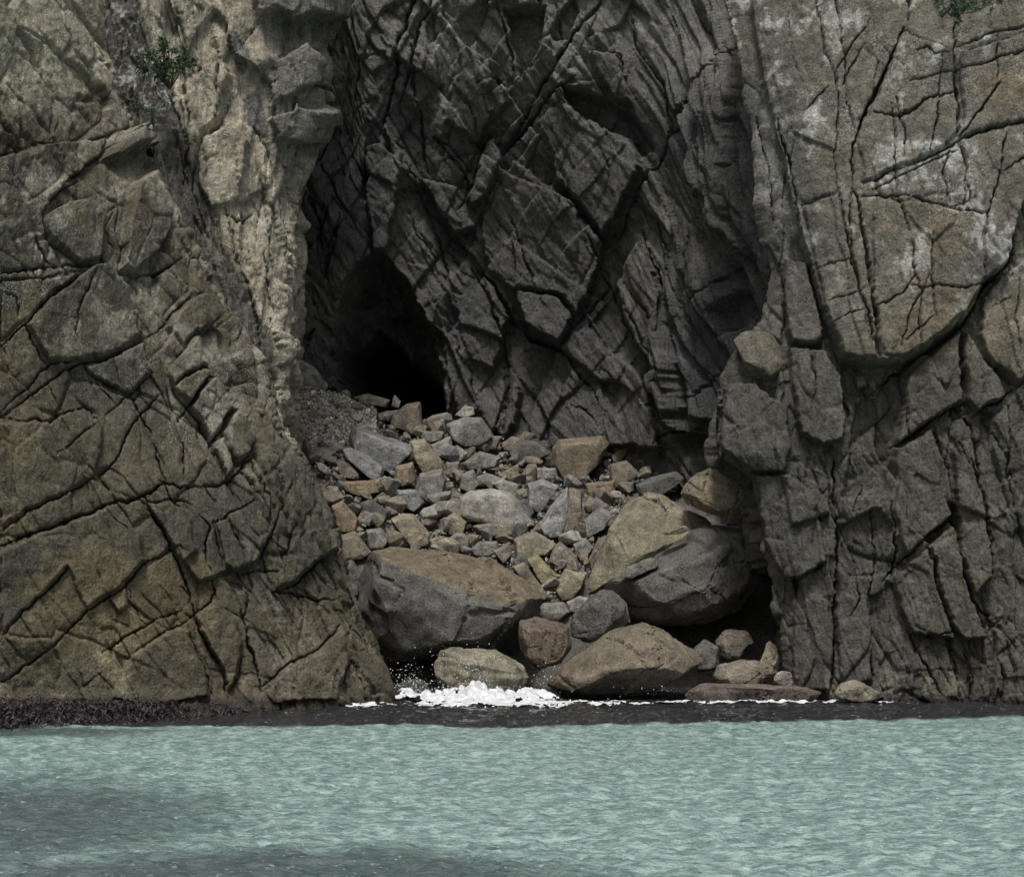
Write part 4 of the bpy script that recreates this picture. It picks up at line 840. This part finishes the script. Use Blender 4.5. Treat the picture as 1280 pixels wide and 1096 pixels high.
# loose stones too alike to tell apart: a few shapes, each copy an object of its own
def stone_mesh(seed, n=13, detail=1):
    rnd = random.Random(seed); bm = bmesh.new(); ax = (1, rnd.uniform(.6, 1), rnd.uniform(.4, .8))
    for i in range(n):
        v = Vector((rnd.gauss(0, 1), rnd.gauss(0, 1), rnd.gauss(0, 1))).normalized()
        m_ = max(abs(v.x), abs(v.y), abs(v.z)); v = v / (m_ ** .6) * rnd.uniform(.42, .55)
        bm.verts.new((v.x * ax[0], v.y * ax[1], v.z * ax[2]))
    r = bmesh.ops.convex_hull(bm, input=bm.verts)
    loose = [v for v in bm.verts if not v.link_faces]
    if loose: bmesh.ops.delete(bm, geom=loose, context='VERTS')
    if detail: bmesh.ops.bevel(bm, geom=list(bm.edges), offset=.02, segments=1, affect='EDGES', clamp_overlap=True)
    bmesh.ops.triangulate(bm, faces=bm.faces); bm.verts.index_update()
    V = np.array([v.co[:] for v in bm.verts]); F = np.array([[v.index for v in f.verts] for f in bm.faces]); bm.free()
    return V, F
ZONE = [(345,486),(450,498),(530,520),(640,548),(690,548),(770,556),(850,582),(800,615),(760,640),(728,735),(700,752),(640,706),(560,690),(450,692),(424,645),(388,590),(358,545)]
SHN = ('grey', 'grey', 'pale', 'brown', 'tan', 'blue', 'dark', 'olive', 'pink'); shades = [PAL[k] for k in SHN]
SHW = dict(grey='mid grey', pale='pale grey', brown='brown', tan='tan', blue='bluish grey', dark='dark grey', olive='olive', pink='pinkish brown')
variants = []
for i in range(14):
    V, F = stone_mesh(60 + i); cc = np.array(shades[i % len(shades)]); q = V * 5 + i
    c = np.tile(cc, (len(V), 1)) * (1 + .35 * fbm(q[:, 0], q[:, 1], q[:, 2], 2, 500 + i))[:, None]
    me = np_mesh('loose_stone', V, F, c, np.zeros(len(V)), False); me.materials.append(M_BOULDER); variants.append(me)
zx = [p[0] for p in ZONE]; zy = [p[1] for p in ZONE]
rnd = random.Random(5); cnt = 0; placed = []
def taken(x, y):
    X = np.array([x]); Y = np.array([y]); return any(min(p[0] for p in o) < x < max(p[0] for p in o) and min(p[1] for p in o) < y < max(p[1] for p in o) and inside(X, Y, o)[0] for o in OUTL)
while cnt < 235:
    x, y = rnd.uniform(min(zx), max(zx)), rnd.uniform(min(zy), max(zy))
    if not inside(np.array([x]), np.array([y]), ZONE)[0] or (taken(x, y) and rnd.random() < .96): continue
    s = rnd.choice((.36, .44, .52, .62, .75, .9, 1.1)) * (.6 if x < 440 and y < 560 else 1)
    if any((x - a) ** 2 + (y - b) ** 2 < (11 * (s + t)) ** 2 for a, b, t in placed): 
        if rnd.random() < .8: continue
    placed.append((x, y, s)); Y = hit(x, y); p = at(x, y, Y + .05)
    kv = rnd.randrange(14); wn = SHW[SHN[kv % len(SHN)]]
    o = put('loose_stone', variants[kv], None, label='small angular %s stone lying loose in the rubble below the cave' % wn, cat='stone', group='loose %s stones in the rubble' % wn)
    o.location = (p.x, p.y, float(ground_z(np.array(p.x), np.array(p.y))) + .12 * s); o.scale = (s, s, s)
    o.rotation_euler = (rnd.uniform(-.6, .6), rnd.uniform(-.6, .6), rnd.uniform(0, 6.3)); cnt += 1

# finer scree: one mass
def build_scree(n=8000):
    rs = np.random.RandomState(3); base = [stone_mesh(200 + i, 9, 0) for i in range(10)]
    VV, FF, CC = [], [], []; off = 0; k = 0
    while k < n:
        if rs.rand() < .5: x, y = rs.uniform(350, 470), rs.uniform(484, 575)
        else: x, y = rs.uniform(min(zx), max(zx)), rs.uniform(min(zy), max(zy))
        if not inside(np.array([x]), np.array([y]), ZONE)[0] or taken(x, y): continue
        Y = hit(x, y); X = (x - 640) * Y / FP
        s = .08 + .2 * rs.rand() ** 2.2
        V, F = base[rs.randint(10)]; R = np.array(Matrix.Rotation(rs.rand() * 6.3, 3, Vector(rs.normal(size=3)).normalized()))
        VV.append((V @ R.T) * s + (X, Y, float(ground_z(np.array(X), np.array(Y))) - .06 - .25 * rs.rand() + .22 * (x < 470 and y < 560))); FF.append(F + off); off += len(V)
        CC.append(np.tile(np.array(shades[rs.randint(len(shades))]) * (1.0 + 1.0 * rs.rand()) * (1.45 if x < 470 and y < 560 else 1), (len(V), 1))); k += 1
    put('scree', np_mesh('scree', np.concatenate(VV), np.concatenate(FF), np.concatenate(CC), np.zeros(off), False), M_BOULDER, label='fine pale scree of stone chips spilling from the cave', cat='scree', kind='stuff')
build_scree()

# ------------------------------------------------------------------ the sea
def water_material():
    m = bpy.data.materials.new('sea_water'); m.use_nodes = True; n = m.node_tree.nodes; l = m.node_tree.links; b = n['Principled BSDF']
    tc = n.new('ShaderNodeTexCoord'); sep = n.new('ShaderNodeSeparateXYZ'); l.new(tc.outputs['Object'], sep.inputs[0])
    def math_(op, a, b_=None, c_=None):
        q = n.new('ShaderNodeMath'); q.operation = op
        for i, v in enumerate((a, b_, c_)):
            if v is None: continue
            if isinstance(v, (int, float)): q.inputs[i].default_value = v
            else: l.new(v, q.inputs[i])
        return q.outputs[0]
    def rng(src, a, b_, c0=0, c1=1):
        r = n.new('ShaderNodeMapRange'); r.interpolation_type = 'SMOOTHSTEP'
        for i, v in enumerate((a, b_, c0, c1)): r.inputs[i + 1].default_value = v
        l.new(src, r.inputs[0]); return r.outputs[0]
    def noise(sc, det, stretch=(1, 1, 1), rough=.55):
        mp = n.new('ShaderNodeMapping'); mp.inputs['Scale'].default_value = stretch; l.new(tc.outputs['Object'], mp.inputs[0])
        t = n.new('ShaderNodeTexNoise'); t.inputs['Scale'].default_value = sc; t.inputs['Detail'].default_value = det; t.inputs['Roughness'].default_value = rough
        l.new(mp.outputs[0], t.inputs[0]); return t.outputs[0]
    def mix(f, a, b_):
        q = n.new('ShaderNodeMix'); q.data_type = 'RGBA'; l.new(f, q.inputs[0])
        for i, v in ((6, a), (7, b_)):
            if isinstance(v, tuple): q.inputs[i].default_value = v + (1,)
            else: l.new(v, q.inputs[i])
        return q.outputs[2]
    big = noise(.13, 3, (1, .8, 1)); rip = noise(2.7, 4, (1.0, 1.35, 1), .72)
    sea_shaded = mix(rng(rip, .40, .62), (.165, .265, .253), (.39, .53, .50))  # light and shade of the ripples painted as two turquoise tones
    # cloud shadow on the sea painted into the water colour as dark patches
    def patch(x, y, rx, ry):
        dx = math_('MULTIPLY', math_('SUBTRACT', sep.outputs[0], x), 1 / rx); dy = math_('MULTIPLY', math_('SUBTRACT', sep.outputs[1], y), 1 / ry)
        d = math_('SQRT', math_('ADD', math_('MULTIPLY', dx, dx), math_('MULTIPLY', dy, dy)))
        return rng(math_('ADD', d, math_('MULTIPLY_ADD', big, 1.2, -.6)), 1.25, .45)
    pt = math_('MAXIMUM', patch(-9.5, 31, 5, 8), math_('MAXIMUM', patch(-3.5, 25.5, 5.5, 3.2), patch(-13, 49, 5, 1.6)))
    sea_shaded = mix(math_('MULTIPLY', pt, .8), sea_shaded, (.05, .068, .074))
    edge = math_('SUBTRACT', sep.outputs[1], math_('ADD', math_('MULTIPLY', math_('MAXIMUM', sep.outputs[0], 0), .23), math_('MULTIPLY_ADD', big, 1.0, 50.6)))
    col = mix(rng(edge, -.25, .35), sea_shaded, (.022, .024, .028))  # water colour turns dark towards the cliffs
    # glints on the waves painted into the colour as white flecks
    glint = math_('MULTIPLY', rng(noise(7.5, 2, (.9, 1.1, 1), .6), .64, .71), rng(noise(.35, 2), .3, .55))
    col = mix(math_('MULTIPLY', glint, .5), col, (.8, .84, .84))
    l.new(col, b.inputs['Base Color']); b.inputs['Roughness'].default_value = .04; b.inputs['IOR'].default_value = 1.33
    bp = n.new('ShaderNodeBump'); bp.inputs['Strength'].default_value = 1; bp.inputs['Distance'].default_value = .14
    l.new(noise(6, 4, (.9, 1.3, 1), .65), bp.inputs['Height']); l.new(bp.outputs[0], b.inputs['Normal'])
    return m
M_WATER = water_material()
def wave_z(X, Y):
    z = .05 * fbm(X * .35, Y * .55, oct=2, seed=601) + .14 * (ridged(X * 1.1 + .25 * Y, Y * 1.7, oct=3, seed=602) - .6) + .06 * fbm(X * 2.6, Y * 3.6, oct=3, seed=603)
    return z
def build_water():
    rows = 13 * (78 / 13) ** np.linspace(0, 1, 500); a = np.linspace(-1, 1, 350)
    Y = np.repeat(rows[:, None], 350, 1); X = a[None] * (.34 * Y + 7); Z = wave_z(X, Y)
    idx = np.arange(X.size).reshape(X.shape)
    Q = np.stack([idx[:-1, :-1], idx[:-1, 1:], idx[1:, 1:], idx[1:, :-1]], -1).reshape(-1, 4)
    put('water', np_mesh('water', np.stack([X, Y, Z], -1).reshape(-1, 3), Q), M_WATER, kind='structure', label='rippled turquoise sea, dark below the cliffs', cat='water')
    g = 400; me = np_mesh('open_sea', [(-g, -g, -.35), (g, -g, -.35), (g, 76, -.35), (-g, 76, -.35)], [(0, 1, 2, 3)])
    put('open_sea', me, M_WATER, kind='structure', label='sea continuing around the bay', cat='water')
build_water()

# ------------------------------------------------------------------ surf
M_FOAM = simple_material('foam', (.66, .69, .71), .6, .3, 6)
def build_foam():
    xs = np.arange(-5.2, 12.6, .045); ys = np.arange(57.6, 65.2, .06); X, Y = np.meshgrid(xs, ys); px = 640 + FP * X / Y
    run = np.exp(-((px - 595) / 105) ** 4) * np.exp(-((Y - 61.6) / 1.5) ** 2)
    run2 = .82 * np.exp(-((px - 650) / 150) ** 4) * np.exp(-((Y - 59.9) / 1.1) ** 2)
    lin = .8 * sm(800, 840, px) * sm(1125, 1090, px) * np.exp(-((Y - (60.6 + .35 * np.sin(X * 1.3))) / .33) ** 2)
    lin2 = .72 * sm(320, 345, px) * sm(500, 470, px) * np.exp(-((Y - 59.0 - .25 * np.sin(X * 2)) / .4) ** 2)
    m = np.maximum(np.maximum(run * .95, run2), np.maximum(lin, lin2))
    f = m * .88 + .42 * fbm(X * 1.5, Y * 1.6, oct=4, seed=701) + .34 * fbm(X * 5, Y * 3, oct=4, seed=705) + .25 * (ridged(X * 2.2, Y * 4, oct=3, seed=702) - .62)
    crest = run * (.10 + .42 * np.clip(fbm(X * 1.7, Y * 1.2, oct=4, seed=703, gain=.5) + .2, 0, 1)) * sm(60.2, 61.6, Y)
    Z = wave_z(X, Y) + .035 + crest * 1.5 + .05 * fbm(X * 6, Y * 6, oct=3, seed=704)
    keep = (f > .42)[:-1, :-1] & (m > .1)[:-1, :-1]
    idx = np.arange(X.size).reshape(X.shape)
    Q = np.stack([idx[:-1, :-1], idx[:-1, 1:], idx[1:, 1:], idx[1:, :-1]], -1)[keep]
    u, inv = np.unique(Q, return_inverse=True)
    put('sea_foam', np_mesh('sea_foam', np.stack([X, Y, Z], -1).reshape(-1, 3)[u], inv.reshape(-1, 4)), M_FOAM, label='white surf foam washing round the boulders', cat='foam', kind='stuff')
    rs = np.random.RandomState(9); oc = np.array([(1,0,0),(-1,0,0),(0,1,0),(0,-1,0),(0,0,1),(0,0,-1)], float); of = np.array([(0,2,4),(2,1,4),(1,3,4),(3,0,4),(2,0,5),(1,2,5),(3,1,5),(0,3,5)])
    VV, FF = [], []; o = 0
    for cx, cy, sx, sy, nn in ((590, 848, 14, 20, 210), (508, 846, 12, 9, 110), (570, 820, 22, 10, 60), (680, 846, 8, 8, 60), (560, 862, 50, 5, 150), (800, 862, 60, 3, 40), (530, 858, 10, 8, 80)):
        for _ in range(nn):
            p = at(cx + rs.normal() * sx, min(cy + rs.normal() * sy, 872), 61.9 + rs.normal() * .3); r = .008 + .02 * rs.rand() ** 2.5
            VV.append(oc * r + np.array(p)); FF.append(of + o); o += 6
    put('spray', np_mesh('spray', np.concatenate(VV), np.concatenate(FF)), M_FOAM, label='white droplets of spray over the surf', cat='spray', kind='stuff')
build_foam()

# ------------------------------------------------------------------ seaweed at the foot of the left cliff
def build_weed(n=8500):
    rs = np.random.RandomState(21); VV, FF, CC = [], [], []; o = 0
    for _ in range(n):
        x = rs.uniform(-30, 345); t = rs.rand(); top = np.interp(x, [0, 200, 300, 345], [872, 874, 880, 888]); bot = np.interp(x, [0, 250, 345], [908, 906, 892])
        y = top + (bot - top) * t; Yb = np.interp(x, [-30, 100, 200, 345], [50.3, 52.2, 54.2, 57.4]) + .2 - .9 * t + rs.normal() * .25
        p = np.array(at(x, y, Yb)); L = .10 + .16 * rs.rand(); wd = .012 + .02 * rs.rand()
        d = np.array((rs.normal() * .7, -abs(rs.normal()) * .7 - .2, rs.normal() * .35 - .35)); d /= np.linalg.norm(d)
        s = np.cross(d, rs.normal(size=3)); s /= np.linalg.norm(s) + 1e-6; nrm = np.cross(d, s)
        a = p; b = p + d * L * .5 + nrm * .05; c = p + d * L + np.array((0, 0, -.04))
        VV.append(np.array([a - s * wd * .5, a + s * wd * .5, b - s * wd, b + s * wd, c - s * wd * .3, c + s * wd * .3])); FF.append(np.array([(0, 1, 3, 2), (2, 3, 5, 4)]) + o); o += 6
        CC.append(np.tile(np.array([(.055, .036, .045), (.035, .03, .04), (.06, .042, .04), (.03, .026, .034)][rs.randint(4)]) * (.6 + .8 * rs.rand()), (6, 1)))
    put('seaweed', np_mesh('seaweed', np.concatenate(VV), np.concatenate(FF), np.concatenate(CC), np.full(o, .8), False), M_BOULDER, label='dark purple brown seaweed matting the left cliff foot', cat='seaweed', kind='stuff')
build_weed()

# ------------------------------------------------------------------ plants in the cliff cracks
M_LEAF = simple_material('shrub_leaf', (.055, .09, .045), .6, .4, 3)
M_TWIG = simple_material('shrub_wood', (.12, .095, .07), .85, .3, 9)
def tube(V, F, a, b, r0, r1, k=5):
    a, b = np.array(a), np.array(b); d = b - a; d = d / (np.linalg.norm(d) + 1e-9)
    s = np.cross(d, (.3, .9, .2)); s /= np.linalg.norm(s); t = np.cross(d, s); o = sum(len(v) for v in V)
    an = np.arange(k) * 2 * math.pi / k; ring = np.cos(an)[:, None] * s + np.sin(an)[:, None] * t
    V.append(np.concatenate([a + ring * r0, b + ring * r1])); F.append(np.array([(o + i, o + (i + 1) % k, o + k + (i + 1) % k, o + k + i) for i in range(k)]))
def plant(name, label, base, tips, seed, leaf=.16, nl=60, droop=.3, r=.03):
    rs = np.random.RandomState(seed); e = empty(name, base, label, 'shrub' if name == 'shrub' else 'plant')
    V, F = [], []; LV, LF = [], []; o = 0
    for tp in tips:
        tp = np.array(tp, float); mid = tp * .5 + rs.normal(size=3) * .06 * np.linalg.norm(tp)
        tube(V, F, (0, 0, 0), mid, r, r * .65); tube(V, F, mid, tp, r * .65, r * .25)
        for j in range(5):
            q = mid + (tp - mid) * rs.uniform(.1, 1); ex = q + rs.normal(size=3) * .16 * np.linalg.norm(tp); tube(V, F, q, ex, r * .3, r * .12, 4)
            for _ in range(nl // 5):
                p = q + (ex - q) * rs.uniform(.2, 1.15); d = (ex - q) / (np.linalg.norm(ex - q) + 1e-6) + rs.normal(size=3) * .75 - np.array((0, 0, droop)); d /= np.linalg.norm(d)
                s = np.cross(d, rs.normal(size=3)); s /= np.linalg.norm(s) + 1e-6; L = leaf * rs.uniform(.6, 1.3); w_ = L * .11
                LV.append(np.array([p, p + d * L * .5 + s * w_, p + d * L, p + d * L * .5 - s * w_])); LF.append(np.array([(0, 1, 2, 3)]) + o); o += 4
    put('branch', np_mesh('branch', np.concatenate(V), np.concatenate(F)), M_TWIG, e)
    put('foliage', np_mesh('foliage', np.concatenate(LV), np.concatenate(LF), smooth=False), M_LEAF, e)
    return e
plant('shrub', 'dark green spiky shrub rooted in the pale cliff beside the left buttress', at(212, 112, 66.4), [(-.5,-.5,1.2),(.1,-.6,1.6),(-.15,-.7,1.3),(.45,-.5,1.2),(.9,-.4,1.15),(-.9,-.4,1.0),(.3,-.8,.9),(-.3,-.6,.7),(.1,-.5,.5)], 31, .22, 200)
plant('shrub', 'small low shrub in the crack below the spiky one', at(168, 140, 65.4), [(-.3,-.4,.3),(.2,-.5,.35),(.5,-.4,.1),(0,-.5,.1),(-.1,-.5,-.2)], 32, .16, 80)
plant('shrub', 'green shrub hanging from the vertical crack high on the right cliff', at(1189, 20, 61.4), [(-.5,-.6,.3),(.4,-.6,.25),(0,-.7,-.2),(.9,-.6,.35),(-.2,-.6,.5),(1.3,-.5,.3),(.1,-.8,.1)], 33, .17, 170)
plant('grass_tuft', 'little green tuft on the pale rock face', at(245, 184, 66.8), [(-.15,-.4,.2),(.15,-.4,.2),(0,-.4,.3)], 34, .13, 40, r=.012)
plant('grass_tuft', 'thin dry tuft below the spiky shrub', at(204, 116, 66.2), [(-.1,-.4,.35),(-.35,-.4,-.5),(-.2,-.5,-.9),(.3,-.5,-.6)], 35, .2, 30, r=.01)
